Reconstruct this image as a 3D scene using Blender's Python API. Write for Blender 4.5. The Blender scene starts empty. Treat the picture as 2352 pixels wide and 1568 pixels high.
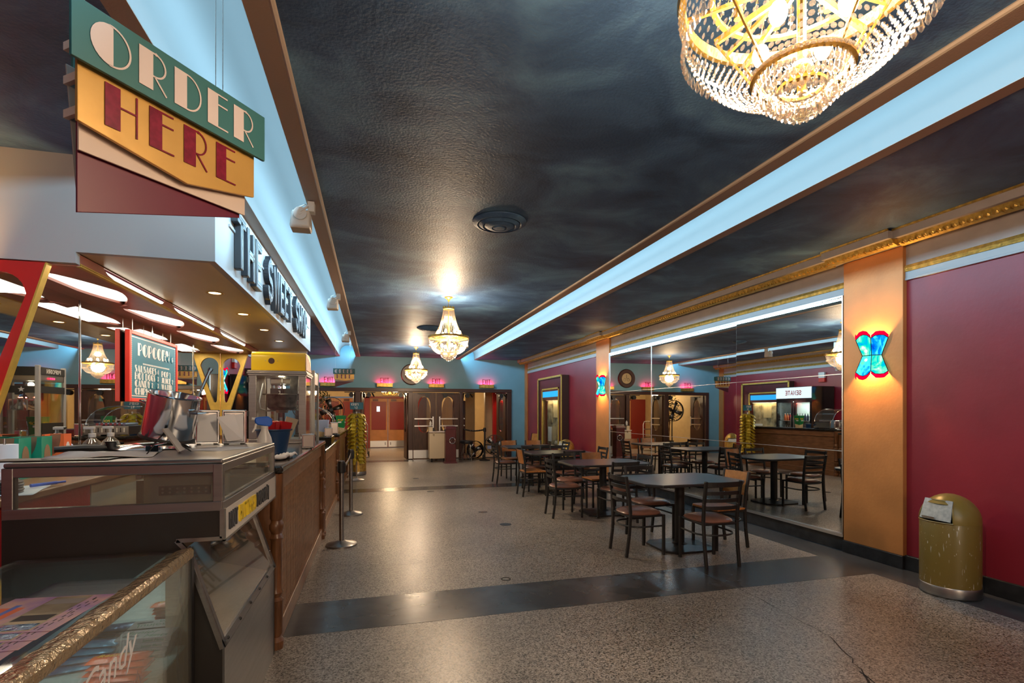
import bpy, bmesh, math, random
from mathutils import Vector, Matrix
R = random.Random(7)
SC = bpy.context.scene
COL = SC.collection
PI = math.pi
sin, cos, rad = math.sin, math.cos, math.radians

# ------------------------------------------------------------ camera, world, exposure
cam_d = bpy.data.cameras.new('camera'); cam = bpy.data.objects.new('camera', cam_d); COL.objects.link(cam)
cam_d.sensor_fit = 'HORIZONTAL'; cam_d.sensor_width = 36.0; cam_d.lens = 1165 / 2352 * 36
cam_d.shift_y = (945 - 784) / 2352
cam_d.clip_start = 0.02
YAW = math.atan((1176 - 857.7) / 1165)
cam.location = (0, 0, 1.52); cam.rotation_euler = (PI / 2, 0, -YAW)
SC.camera = cam
SC.view_settings.view_transform = 'Standard'; SC.view_settings.look = 'None'
SC.view_settings.exposure = 0.75; SC.view_settings.gamma = 1.0; SC.view_settings.use_curve_mapping = False
SC.cycles.use_denoising = True
SC.cycles.max_bounces = 10; SC.cycles.diffuse_bounces = 4; SC.cycles.glossy_bounces = 6
SC.cycles.transmission_bounces = 8; SC.cycles.transparent_max_bounces = 24
SC.cycles.sample_clamp_indirect = 4.0; SC.cycles.blur_glossy = 0.5
SC.cycles.caustics_reflective = False; SC.cycles.caustics_refractive = False
W = bpy.data.worlds.new('world'); SC.world = W; W.use_nodes = True
W.node_tree.nodes['Background'].inputs[0].default_value = (0.5, 0.55, 0.6, 1)
W.node_tree.nodes['Background'].inputs[1].default_value = 0.15

CEIL = 3.24; XR = 4.97; XL = -2.77; XC = 1.1; FAR = 16.4; BACK = -6.0
WARM = (1.0, 0.74, 0.49); COOL = (0.42, 0.76, 1.0)
CH_Y = (1.07, 7.6, 13.73)

def lamp(name, kind, loc, power, color, rot=(0, 0, 0), **k):
    d = bpy.data.lights.new(name, kind); d.energy = power; d.color = color
    for a, v in k.items(): setattr(d, a, v)
    o = bpy.data.objects.new(name, d); COL.objects.link(o); o.location = loc; o.rotation_euler = rot
    return o
# fluorescent strips hidden above the edges of the middle ceiling panel, shining out into the two coves
for sx in (-1, 1):
    for a, b in ((-5.8, -.1), (-.1, 5.4), (5.4, 10.8), (10.8, 16.3)):
        lamp('cove_light', 'AREA', (XC + sx * 1.605, (a + b) / 2, CEIL + 0.055), 50, COOL,
             (0, -sx * rad(90), 0), shape='RECTANGLE', size=0.04, size_y=b - a)
# glow of the chandeliers' bulbs; the last pair is added fill behind the camera
for y in CH_Y + (-4.9,):
    lamp('chandelier_and_fill_light', 'POINT', (XC, y, CEIL - 0.40), 58, WARM, shadow_soft_size=0.05)
    lamp('chandelier_and_fill_light', 'POINT', (XC, y, CEIL - 0.70), 105, WARM, shadow_soft_size=0.12)

# ------------------------------------------------------------ materials
def nd(nt, t, **k):
    n = nt.nodes.new(t)
    for a, v in k.items():
        if a.startswith('i_'):
            key = a[2:]; key = int(key) if key.isdigit() else key.replace('_', ' ')
            n.inputs[key].default_value = v
        else: setattr(n, a, v)
    return n
def mat(name, col, rough=0.5, metal=0.0, spec=0.5, bump=0.0, bscale=60, var=0.0, vscale=6, em=None, es=0, alpha=1.0, stretch=None, coat=0, col2=None):
    m = bpy.data.materials.new(name); m.use_nodes = True; nt = m.node_tree
    b = nt.nodes['Principled BSDF']
    b.inputs['Base Color'].default_value = (*col, 1); b.inputs['Roughness'].default_value = rough
    b.inputs['Metallic'].default_value = metal; b.inputs['Specular IOR Level'].default_value = spec
    b.inputs['Coat Weight'].default_value = coat
    if em: b.inputs['Emission Color'].default_value = (*em, 1); b.inputs['Emission Strength'].default_value = es
    if bump or var or col2:
        tc = nd(nt, 'ShaderNodeTexCoord'); mp = nd(nt, 'ShaderNodeMapping')
        nt.links.new(tc.outputs['Object'], mp.inputs['Vector'])
        if stretch: mp.inputs['Scale'].default_value = stretch
    if var or col2:
        n = nd(nt, 'ShaderNodeTexNoise', i_Scale=vscale, i_Detail=5.0)
        nt.links.new(mp.outputs['Vector'], n.inputs['Vector'])
        rmp = nd(nt, 'ShaderNodeValToRGB')
        c2 = col2 if col2 else tuple(c * (1 - var) for c in col)
        c1 = col if col2 else tuple(min(1, c * (1 + var)) for c in col)
        rmp.color_ramp.elements[0].position = 0.35; rmp.color_ramp.elements[1].position = 0.65
        rmp.color_ramp.elements[0].color = (*c2, 1); rmp.color_ramp.elements[1].color = (*c1, 1)
        nt.links.new(n.outputs['Fac'], rmp.inputs['Fac']); nt.links.new(rmp.outputs['Color'], b.inputs['Base Color'])
    if bump:
        n2 = nd(nt, 'ShaderNodeTexNoise', i_Scale=bscale, i_Detail=3.0)
        nt.links.new(mp.outputs['Vector'], n2.inputs['Vector'])
        bp = nd(nt, 'ShaderNodeBump', i_Strength=bump, i_Distance=0.01)
        nt.links.new(n2.outputs['Fac'], bp.inputs['Height']); nt.links.new(bp.outputs['Normal'], b.inputs['Normal'])
    return m
def emat(name, col, s):
    m = bpy.data.materials.new(name); m.use_nodes = True; nt = m.node_tree; nt.nodes.clear()
    e = nd(nt, 'ShaderNodeEmission', i_Strength=s); e.inputs[0].default_value = (*col, 1)
    o = nd(nt, 'ShaderNodeOutputMaterial'); nt.links.new(e.outputs[0], o.inputs[0]); return m
def thin_glass(name, tint=(0.95, 0.97, 0.96), refl=0.06, dirt=0.0):
    m = bpy.data.materials.new(name); m.use_nodes = True; nt = m.node_tree; nt.nodes.clear()
    t = nd(nt, 'ShaderNodeBsdfTransparent'); t.inputs[0].default_value = (*tint, 1)
    g = nd(nt, 'ShaderNodeBsdfGlossy', i_Roughness=0.03); g.inputs[0].default_value = (1, 1, 1, 1)
    f = nd(nt, 'ShaderNodeLayerWeight', i_Blend=0.25)
    mth = nd(nt, 'ShaderNodeMath', operation='MULTIPLY_ADD'); mth.inputs[1].default_value = 0.5; mth.inputs[2].default_value = refl
    nt.links.new(f.outputs['Fresnel'], mth.inputs[0])
    mx = nd(nt, 'ShaderNodeMixShader'); nt.links.new(mth.outputs[0], mx.inputs[0])
    nt.links.new(t.outputs[0], mx.inputs[1]); nt.links.new(g.outputs[0], mx.inputs[2])
    last = mx
    if dirt:
        d = nd(nt, 'ShaderNodeBsdfDiffuse'); d.inputs[0].default_value = (0.6, 0.58, 0.52, 1)
        m2 = nd(nt, 'ShaderNodeMixShader'); m2.inputs[0].default_value = dirt
        nt.links.new(mx.outputs[0], m2.inputs[1]); nt.links.new(d.outputs[0], m2.inputs[2]); last = m2
    o = nd(nt, 'ShaderNodeOutputMaterial'); nt.links.new(last.outputs[0], o.inputs[0]); return m
def crystal_mat():
    m = bpy.data.materials.new('crystal'); m.use_nodes = True; nt = m.node_tree; nt.nodes.clear()
    t = nd(nt, 'ShaderNodeBsdfTransparent'); t.inputs[0].default_value = (0.99, 0.97, 0.95, 1)
    g = nd(nt, 'ShaderNodeBsdfGlossy', i_Roughness=0.10); g.inputs[0].default_value = (0.55, 0.53, 0.51, 1)
    tr = nd(nt, 'ShaderNodeBsdfTranslucent'); tr.inputs[0].default_value = (0.40, 0.37, 0.34, 1)
    m1 = nd(nt, 'ShaderNodeMixShader'); m1.inputs[0].default_value = 0.10
    m2 = nd(nt, 'ShaderNodeMixShader'); m2.inputs[0].default_value = 0.42
    nt.links.new(g.outputs[0], m1.inputs[1]); nt.links.new(tr.outputs[0], m1.inputs[2])
    nt.links.new(t.outputs[0], m2.inputs[1]); nt.links.new(m1.outputs[0], m2.inputs[2])
    o = nd(nt, 'ShaderNodeOutputMaterial'); nt.links.new(m2.outputs[0], o.inputs[0]); return m
def ceiling_mat():
    m = bpy.data.materials.new('cloud_painted_ceiling'); m.use_nodes = True; nt = m.node_tree
    b = nt.nodes['Principled BSDF']; b.inputs['Roughness'].default_value = 0.5; b.inputs['Specular IOR Level'].default_value = 0.5
    tc = nd(nt, 'ShaderNodeTexCoord')
    n1 = nd(nt, 'ShaderNodeTexNoise', i_Scale=1.25, i_Detail=8.0, i_Roughness=0.6, i_Distortion=0.6)
    mp = nd(nt, 'ShaderNodeMapping'); mp.inputs['Scale'].default_value = (1, 1.25, 1)
    nt.links.new(tc.outputs['Object'], mp.inputs[0]); nt.links.new(mp.outputs[0], n1.inputs['Vector'])
    r = nd(nt, 'ShaderNodeValToRGB'); cr = r.color_ramp
    cr.elements[0].position = 0.36; cr.elements[0].color = (0.022, 0.054, 0.125, 1)
    cr.elements[1].position = 0.72; cr.elements[1].color = (0.14, 0.29, 0.46, 1)
    e = cr.elements.new(0.5); e.color = (0.050, 0.110, 0.225, 1)
    nt.links.new(n1.outputs['Fac'], r.inputs[0]); nt.links.new(r.outputs[0], b.inputs['Base Color'])
    n2 = nd(nt, 'ShaderNodeTexNoise', i_Scale=55.0, i_Detail=4.0); nt.links.new(tc.outputs['Object'], n2.inputs['Vector'])
    bp = nd(nt, 'ShaderNodeBump', i_Strength=0.35, i_Distance=0.012)
    nt.links.new(n2.outputs['Fac'], bp.inputs['Height']); nt.links.new(bp.outputs[0], b.inputs['Normal'])
    return m
def floor_mat():
    m = bpy.data.materials.new('terrazzo'); m.use_nodes = True; nt = m.node_tree
    b = nt.nodes['Principled BSDF']; b.inputs['Specular IOR Level'].default_value = 0.6
    tc = nd(nt, 'ShaderNodeTexCoord'); L = nt.links.new
    v = nd(nt, 'ShaderNodeTexVoronoi', i_Scale=120.0); L(tc.outputs['Object'], v.inputs['Vector'])
    sepc = nd(nt, 'ShaderNodeSeparateColor'); L(v.outputs['Color'], sepc.inputs[0])
    r = nd(nt, 'ShaderNodeValToRGB'); r.color_ramp.interpolation = 'CONSTANT'
    cr = r.color_ramp; cr.elements[0].color = (0.075, 0.065, 0.055, 1); cr.elements[1].position = 0.14; cr.elements[1].color = (0.20, 0.175, 0.15, 1)
    for p, c in ((0.36, (0.32, 0.28, 0.24)), (0.6, (0.42, 0.375, 0.33)), (0.85, (0.52, 0.47, 0.425))):
        e = cr.elements.new(p); e.color = (*c, 1)
    L(sepc.outputs[0], r.inputs[0])
    n = nd(nt, 'ShaderNodeTexNoise', i_Scale=1.1, i_Detail=6.0); L(tc.outputs['Object'], n.inputs['Vector'])
    mr = nd(nt, 'ShaderNodeMapRange'); mr.inputs[1].default_value = 0.3; mr.inputs[2].default_value = 0.7
    mr.inputs[3].default_value = 0.68; mr.inputs[4].default_value = 1.0; L(n.outputs['Fac'], mr.inputs[0])
    mul = nd(nt, 'ShaderNodeMix', data_type='RGBA', blend_type='MULTIPLY'); mul.inputs[0].default_value = 1
    L(r.outputs[0], mul.inputs[6]); L(mr.outputs[0], mul.inputs[7])
    L(mul.outputs[2], b.inputs['Base Color'])
    mr2 = nd(nt, 'ShaderNodeMapRange'); mr2.inputs[3].default_value = 0.28; mr2.inputs[4].default_value = 0.42; L(n.outputs['Fac'], mr2.inputs[0])
    L(mr2.outputs[0], b.inputs['Roughness'])
    n2 = nd(nt, 'ShaderNodeTexNoise', i_Scale=14.0, i_Detail=2.0); L(tc.outputs['Object'], n2.inputs['Vector'])
    bp = nd(nt, 'ShaderNodeBump', i_Strength=0.06, i_Distance=0.01); L(n2.outputs['Fac'], bp.inputs['Height']); L(bp.outputs[0], b.inputs['Normal'])
    return m
def stained(name, ramp, s=3.0, scale=9):
    m = bpy.data.materials.new(name); m.use_nodes = True; nt = m.node_tree; nt.nodes.clear(); L = nt.links.new
    tc = nd(nt, 'ShaderNodeTexCoord'); n = nd(nt, 'ShaderNodeTexNoise', i_Scale=scale, i_Detail=3.0, i_Distortion=1.6)
    mp = nd(nt, 'ShaderNodeMapping'); mp.inputs['Scale'].default_value = (1, 1, 0.55)
    L(tc.outputs['Object'], mp.inputs[0]); L(mp.outputs[0], n.inputs['Vector'])
    r = nd(nt, 'ShaderNodeValToRGB'); cr = r.color_ramp
    cr.elements[0].position = ramp[0][0]; cr.elements[0].color = (*ramp[0][1], 1)
    cr.elements[1].position = ramp[-1][0]; cr.elements[1].color = (*ramp[-1][1], 1)
    for p, c in ramp[1:-1]: e = cr.elements.new(p); e.color = (*c, 1)
    L(n.outputs['Fac'], r.inputs[0])
    e = nd(nt, 'ShaderNodeEmission', i_Strength=s * .62); L(r.outputs[0], e.inputs[0])
    o = nd(nt, 'ShaderNodeOutputMaterial'); L(e.outputs[0], o.inputs[0]); return m

M = dict(
 ceiling=ceiling_mat(), floor=floor_mat(), crystal=crystal_mat(),
 band=mat('dark_terrazzo_band', (0.065, 0.066, 0.07), 0.25, var=0.25, vscale=3, bump=0.05, bscale=20),
 base=mat('black_base', (0.018, 0.017, 0.017), 0.4, var=0.4, vscale=12),
 cove=mat('cove_paint', (0.12, 0.122, 0.118), 0.6, bump=0.03, bscale=4),
 lip=mat('brown_lip_paint', (0.30, 0.19, 0.13), 0.5, bump=0.1, bscale=90),
 bead=mat('light_bead', (0.5, 0.38, 0.28), 0.5),
 farwall=mat('blue_wall_paint', (0.17, 0.37, 0.47), 0.55, var=0.05, vscale=2, bump=0.08, bscale=50),
 red=mat('deep_red_paint', (0.235, 0.014, 0.024), 0.38, var=0.12, vscale=1.5, bump=0.12, bscale=18),
 copper=mat('copper_paint', (0.52, 0.20, 0.055), 0.42, metal=0.25, var=0.10, vscale=3, bump=0.1, bscale=35),
 taupe=mat('taupe_paint', (0.40, 0.34, 0.31), 0.5, var=0.05, bump=0.06, bscale=40),
 gold=mat('gold_leaf', (0.60, 0.38, 0.09), 0.38, metal=0.75, var=0.25, vscale=25, bump=0.3, bscale=60),
 white=mat('white_paint', (0.36, 0.36, 0.37), 0.45, bump=0.03, bscale=30),
 fascia=mat('white_fascia', (0.44, 0.43, 0.425), 0.45, bump=0.05, bscale=8),
 soffit=mat('gold_soffit', (0.74, 0.62, 0.41), 0.33, var=0.08, vscale=4, bump=0.05, bscale=30, stretch=(1, 0.2, 1)),
 redboard=mat('red_brown_board', (0.42, 0.15, 0.115), 0.35, var=0.1),
 redstrut=mat('bright_red_lacquer', (0.55, 0.02, 0.015), 0.28),
 goldpaint=mat('gold_paint', (0.62, 0.40, 0.07), 0.4, metal=0.3, var=0.1, vscale=14),
 diffuser=emat('lit_diffuser', (1.0, 0.93, 0.78), 1.4),
 down=emat('downlight_glow', (1.0, 0.68, 0.32), 6.0),
 bulb=emat('bulb_glow', (1.0, 0.82, 0.55), 10.0),
 mirror=mat('mirror', (0.80, 0.81, 0.79), 0.012, metal=1.0),
 alu=mat('aluminium', (0.72, 0.72, 0.72), 0.3, metal=1.0),
 steel=mat('brushed_steel', (0.30, 0.29, 0.285), 0.34, metal=1.0, var=0.08, vscale=3, stretch=(1, 1, 14), bump=0.05, bscale=40),
 chrome=mat('chrome', (0.82, 0.83, 0.84), 0.1, metal=1.0),
 black=mat('black_metal', (0.012, 0.012, 0.013), 0.42),
 blackp=mat('black_panel', (0.02, 0.018, 0.016), 0.45, var=0.3, vscale=2),
 blackg=mat('gloss_black', (0.012, 0.012, 0.013), 0.1),
 table=mat('charcoal_laminate', (0.03, 0.031, 0.034), 0.28, var=0.2, vscale=20),
 vinyl=mat('brown_vinyl', (0.25, 0.118, 0.083), 0.27, var=0.1, vscale=5, bump=0.04, bscale=120),
 chairwood=mat('honey_wood', (0.46, 0.185, 0.05), 0.3, var=0.25, vscale=7, stretch=(1, 6, 1)),
 wood=mat('brown_wood', (0.16, 0.068, 0.028), 0.3, var=0.3, vscale=9, stretch=(5, 5, 0.7)),
 woodl=mat('light_brown_wood', (0.24, 0.115, 0.055), 0.32, var=0.25, vscale=8, stretch=(4, 0.6, 4)),
 doorwood=mat('dark_door_wood', (0.065, 0.026, 0.015), 0.35, var=0.3, vscale=6, stretch=(6, 6, 0.6)),
 frame=mat('door_frame_brown', (0.055, 0.022, 0.016), 0.38),
 counter=mat('dark_stone', (0.022, 0.02, 0.018), 0.12, var=0.5, vscale=60),
 cream=mat('cream_wall', (0.55, 0.42, 0.23), 0.6, var=0.04),
 tan=mat('tan_door', (0.40, 0.17, 0.065), 0.45, var=0.08),
 reddoor=mat('red_door', (0.20, 0.014, 0.013), 0.4),
 darkred=mat('maroon', (0.075, 0.008, 0.01), 0.35, var=0.15),
 teal=mat('teal_board', (0.035, 0.155, 0.16), 0.5),
 signgold=mat('gold_board', (0.66, 0.38, 0.10), 0.34, metal=0.35, var=0.06, bump=0.06, bscale=30, stretch=(1, 8, 1)),
 signcream=mat('cream_board', (0.62, 0.50, 0.42), 0.5),
 signpink=mat('pale_pink_letter', (0.68, 0.58, 0.55), 0.45),
 maroonf=mat('maroon_foil', (0.20, 0.012, 0.03), 0.26, var=0.2, vscale=40, stretch=(1, 6, 1)),
 letter=mat('charcoal_letter', (0.035, 0.04, 0.048), 0.4),
 yellow=mat('yellow_enamel', (0.80, 0.52, 0.015), 0.25),
 yellowl=mat('yellow_letter', (0.85, 0.62, 0.02), 0.4),
 glass=thin_glass('pane', refl=0.04), oldglass=thin_glass('worn_pane', (0.86, 0.89, 0.86), 0.03, 0.09),
 darkglass=thin_glass('smoked_pane', (0.5, 0.45, 0.43), 0.06, 0.08),
 clearplastic=thin_glass('clear_plastic', (0.88, 0.88, 0.86), 0.08, 0.06),
 exitglow=emat('red_neon', (1.0, 0.015, 0.06), 5.0),
 paper=mat('white_paper', (0.72, 0.73, 0.76), 0.7), cardboard=mat('cardboard', (0.24, 0.15, 0.085), 0.8),
 rubber=mat('black_rubber', (0.015, 0.015, 0.015), 0.7),
 olive=mat('olive_gold_enamel', (0.215, 0.145, 0.03), 0.34, var=0.1, vscale=3),
 bluep=mat('navy_plastic', (0.012, 0.05, 0.14), 0.35), blue=mat('bright_blue', (0.01, 0.12, 0.60), 0.35),
 whitep=mat('white_plastic', (0.66, 0.64, 0.60), 0.35), ivory=mat('ivory_box', (0.56, 0.46, 0.32), 0.5),
 green=mat('green_card', (0.005, 0.20, 0.06), 0.4), greencup=mat('teal_green_card', (0.0, 0.26, 0.17), 0.5),
 orange=mat('orange_card', (0.75, 0.14, 0.03), 0.5), lilac=mat('pale_blue_card', (0.35, 0.45, 0.78), 0.5),
 popcorn=mat('popcorn_print', (0.75, 0.62, 0.42), 0.7, bump=0.6, bscale=45, col2=(0.55, 0.40, 0.2), vscale=30),
 menu=mat('menu_blue', (0.012, 0.155, 0.245), 0.5), menured=mat('menu_red', (0.70, 0.03, 0.015), 0.35),
 maroonb=mat('maroon_board_paint', (0.12, 0.006, 0.030), 0.42), ink=mat('black_print', (0.02, 0.02, 0.02), 0.6), greenink=mat('green_print', (0.01, 0.16, 0.05), 0.5), redink=mat('red_print', (0.45, 0.01, 0.01), 0.5),
 chips=mat('yellow_foil', (0.62, 0.44, 0.03), 0.28, metal=0.35, bump=0.6, bscale=22),
 leaf=mat('plant_leaf', (0.025, 0.06, 0.018), 0.45), kettle=mat('sooty_kettle', (0.11, 0.10, 0.09), 0.5, metal=0.4, col2=(0.016, 0.014, 0.013), vscale=16),
 foil=mat('taped_edge', (0.42, 0.32, 0.2), 0.2, metal=0.5, bump=1.0, bscale=45, stretch=(1, 1, 1)),
 redfoil=mat('red_wrapper', (0.42, 0.015, 0.02), 0.25, bump=0.4, bscale=30), orangefoil=mat('orange_wrapper', (0.72, 0.10, 0.015), 0.25, bump=0.4, bscale=30),
 bluefoil=mat('silver_blue_wrapper', (0.12, 0.32, 0.50), 0.22, metal=0.3, bump=0.5, bscale=30, col2=(0.01, 0.05, 0.22), vscale=14),
 shelfpaper=mat('pale_blue_liner', (0.42, 0.55, 0.56), 0.6, var=0.1, vscale=20), sandpanel=mat('beige_panel', (0.36, 0.31, 0.22), 0.6),
 soil=mat('soil_grey', (0.25, 0.23, 0.22), 0.5),
 cloth=mat('white_cloth', (0.68, 0.66, 0.66), 0.8), fridge=mat('white_fridge_inside', (0.7, 0.75, 0.72), 0.4),
 fridgelight=emat('fridge_light', (0.85, 1.0, 0.95), 3.0), signlit=emat('backlit_white', (0.75, 0.9, 1.0), 0.85),
 caselit=emat('case_light', (1.0, 0.75, 0.38), 6.0), bluelit=emat('backlit_blue', (0.03, 0.35, 0.75), 0.9),
 photo=mat('faded_photo', (0.50, 0.42, 0.27), 0.5, col2=(0.12, 0.09, 0.05), vscale=5),
 brick=mat('copper_screen', (0.5, 0.2, 0.1), 0.5, var=0.3),
 leather=mat('black_leather', (0.02, 0.022, 0.026), 0.4),
)
GLASS_BLUE = ((0.30, (0.0, 0.03, 0.45)), (0.44, (0.0, 0.25, 0.85)), (0.55, (0.05, 0.72, 0.80)), (0.66, (0.12, 0.75, 0.40)), (0.75, (0.75, 0.95, 1.0)))
M['sg1'] = stained('stained_blue', GLASS_BLUE, 1.5)
M['sg2'] = stained('stained_green', ((0.3, (0.0, 0.2, 0.7)), (0.45, (0.0, 0.55, 0.45)), (0.58, (0.2, 0.85, 0.45)), (0.7, (0.8, 1, 0.85))), 1.5)
M['sgr'] = emat('stained_red', (0.85, 0.0, 0.03), 0.9)
# ------------------------------------------------------------ mesh helpers
class MB:
    def __init__(s): s.v = []; s.f = []
    def add(s, vs, fs):
        n = len(s.v); s.v += [tuple(v) for v in vs]; s.f += [tuple(i + n for i in f) for f in fs]; return s
    def box(s, x0, y0, z0, x1, y1, z1):
        x0, x1 = sorted((x0, x1)); y0, y1 = sorted((y0, y1)); z0, z1 = sorted((z0, z1))
        return s.add([(x0, y0, z0), (x1, y0, z0), (x1, y1, z0), (x0, y1, z0), (x0, y0, z1), (x1, y0, z1), (x1, y1, z1), (x0, y1, z1)],
                     [(0, 3, 2, 1), (4, 5, 6, 7), (0, 1, 5, 4), (1, 2, 6, 5), (2, 3, 7, 6), (3, 0, 4, 7)])
    def hexa(s, b, t):   # bottom quad (ccw from above), top quad
        return s.add(list(b) + list(t), [(3, 2, 1, 0), (4, 5, 6, 7), (0, 1, 5, 4), (1, 2, 6, 5), (2, 3, 7, 6), (3, 0, 4, 7)])
    def bar(s, p, q, w, h, up=(0, 0, 1)):
        p = Vector(p); q = Vector(q); d = (q - p).normalized(); u = Vector(up)
        if abs(d.dot(u)) > 0.98: u = Vector((1, 0, 0))
        a = d.cross(u).normalized() * w / 2; b = a.cross(d).normalized() * h / 2
        return s.hexa([p - a - b, p + a - b, p + a + b, p - a + b][::-1], [q - a - b, q + a - b, q + a + b, q - a + b][::-1])
    def cyl(s, p, q, r, r2=None, n=16, cap=True):
        p = Vector(p); q = Vector(q); r2 = r if r2 is None else r2; d = (q - p).normalized()
        u = Vector((0, 0, 1)) if abs(d.z) < 0.95 else Vector((1, 0, 0))
        a = d.cross(u).normalized(); b = d.cross(a)
        vs = []
        for c, rr in ((p, r), (q, r2)):
            for i in range(n): t = 2 * PI * i / n; vs.append(c + (a * cos(t) + b * sin(t)) * rr)
        fs = [(i, (i + 1) % n, n + (i + 1) % n, n + i) for i in range(n)]
        if cap: fs += [tuple(range(n))[::-1], tuple(range(n, 2 * n))]
        return s.add(vs, fs)
    def lathe(s, prof, c=(0, 0, 0), n=24, a0=0, a1=None):
        full = a1 is None; a1 = 2 * PI if full else a1; m = n if full else n + 1; vs = []
        for r, z in prof:
            for i in range(m): t = a0 + (a1 - a0) * i / n; vs.append((c[0] + r * cos(t), c[1] + r * sin(t), c[2] + z))
        fs = []
        for k in range(len(prof) - 1):
            for i in range(n):
                j = (i + 1) % m; fs.append((k * m + i, k * m + j, (k + 1) * m + j, (k + 1) * m + i))
        return s.add(vs, fs)
    def tube(s, pts, r, n=8, closed=False):
        pts = [Vector(p) for p in pts]; N = len(pts); vs = []; prev = None
        rs = r if isinstance(r, (list, tuple)) else [r] * N
        for i, p in enumerate(pts):
            if closed: d = pts[(i + 1) % N] - pts[i - 1]
            else: d = pts[min(i + 1, N - 1)] - pts[max(i - 1, 0)]
            d.normalize()
            if prev is None:
                u = Vector((0, 0, 1)) if abs(d.z) < 0.9 else Vector((1, 0, 0)); a = d.cross(u).normalized()
            else: a = (prev - d * prev.dot(d)).normalized()
            prev = a; b = d.cross(a)
            for k in range(n): t = 2 * PI * k / n; vs.append(p + (a * cos(t) + b * sin(t)) * rs[i])
        fs = []
        for i in range(N if closed else N - 1):
            j = (i + 1) % N
            for k in range(n): fs.append((i * n + k, i * n + (k + 1) % n, j * n + (k + 1) % n, j * n + k))
        if not closed: fs += [tuple(range(n))[::-1], tuple(range((N - 1) * n, N * n))]
        return s.add(vs, fs)
    def prism(s, poly, O, U, V, depth):   # poly in (U,V), extruded along U x V by depth
        O = Vector(O); U = Vector(U); V = Vector(V); Nn = U.cross(V).normalized(); n = len(poly)
        a = sum(poly[i][0] * poly[(i + 1) % n][1] - poly[(i + 1) % n][0] * poly[i][1] for i in range(n))
        if a < 0: poly = poly[::-1]
        vs = [O + U * x + V * y for x, y in poly]; vs += [v + Nn * depth for v in vs]
        fs = [tuple(range(n))[::-1], tuple(range(n, 2 * n))] + [(i, (i + 1) % n, n + (i + 1) % n, n + i) for i in range(n)]
        return s.add(vs, fs)
    def sph(s, c, r, n=12, m=8, sc=(1, 1, 1)):
        vs = [(c[0], c[1], c[2] + r * sc[2])]; 
        for j in range(1, m):
            p = PI * j / m
            for i in range(n): t = 2 * PI * i / n; vs.append((c[0] + r * sc[0] * sin(p) * cos(t), c[1] + r * sc[1] * sin(p) * sin(t), c[2] + r * sc[2] * cos(p)))
        vs.append((c[0], c[1], c[2] - r * sc[2])); fs = [(0, 1 + i, 1 + (i + 1) % n) for i in range(n)]
        for j in range(m - 2):
            for i in range(n): fs.append((1 + j * n + i, 1 + (j + 1) * n + i, 1 + (j + 1) * n + (i + 1) % n, 1 + j * n + (i + 1) % n))
        L = len(vs) - 1; o = 1 + (m - 2) * n; fs += [(L, o + (i + 1) % n, o + i) for i in range(n)]
        return s.add(vs, fs)
    def quad(s, *p): return s.add(p, [tuple(range(len(p)))])
    def ribbon(s, pts, w, O, U, V, depth, closed=False):
        """flat band of width w along 2-D polyline, extruded"""
        P = [Vector((p[0], p[1])) for p in pts]; N = len(P); L = []; Rr = []
        for i in range(N):
            if closed: a = P[i] - P[i - 1]; b = P[(i + 1) % N] - P[i]
            else: a = P[i] - P[i - 1] if i else P[1] - P[0]; b = P[i + 1] - P[i] if i < N - 1 else P[-1] - P[-2]
            a = a.normalized(); b = b.normalized(); na = Vector((-a.y, a.x)); nb = Vector((-b.y, b.x)); m = na + nb
            if m.length < 1e-5: m = na
            m.normalize(); k = w / 2 / max(0.5, m.dot(na)); L.append(P[i] + m * k); Rr.append(P[i] - m * k)
        for i in range(N if closed else N - 1):
            j = (i + 1) % N; s.prism([L[i], Rr[i], Rr[j], L[j]], O, U, V, depth)
        return s
    def build(s, name, m, parent=None, smooth=True, ang=35, bevel=0, seg=2, loc=None):
        me = bpy.data.meshes.new(name); me.from_pydata([tuple(v) for v in s.v], [], s.f); me.update()
        if smooth:
            me.polygons.foreach_set('use_smooth', [True] * len(me.polygons)); me.set_sharp_from_angle(angle=rad(ang))
        ms = m if isinstance(m, (list, tuple)) else [m]
        for x in ms: me.materials.append(M[x] if isinstance(x, str) else x)
        o = bpy.data.objects.new(name, me); COL.objects.link(o)
        if parent is not None: o.parent = parent
        if loc: o.location = loc
        if bevel:
            b = o.modifiers.new('bevel', 'BEVEL'); b.width = bevel; b.segments = seg; b.limit_method = 'ANGLE'; b.angle_limit = rad(40)
        return o
def fixn(o):
    bm = bmesh.new(); bm.from_mesh(o.data); bmesh.ops.recalc_face_normals(bm, faces=bm.faces); bm.to_mesh(o.data); bm.free(); return o
def thing(name, label, cat, loc=(0, 0, 0), rz=0, group=None):
    o = bpy.data.objects.new(name, None); COL.objects.link(o); o.location = loc; o.rotation_euler = (0, 0, rz); o.empty_display_size = 0.1
    return tag(o, label, cat, group)
def tag(o, label, cat, group=None):
    o['label'] = label; o['category'] = cat
    if group: o['group'] = group
    return o
def struct(o): o['kind'] = 'structure'; return o
def stuff(o): o['kind'] = 'stuff'; return o
def dup(root, label, loc=None, rz=None, group=None):
    r = root.copy(); COL.objects.link(r)
    if loc is not None: r.location = loc
    if rz is not None: r.rotation_euler = (0, 0, rz)
    r['label'] = label
    if group: r['group'] = group
    for ch in list(root.children):
        c = ch.copy(); COL.objects.link(c); c.parent = r
        for g in list(ch.children):
            d = g.copy(); COL.objects.link(d); d.parent = c
    return r
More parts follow.
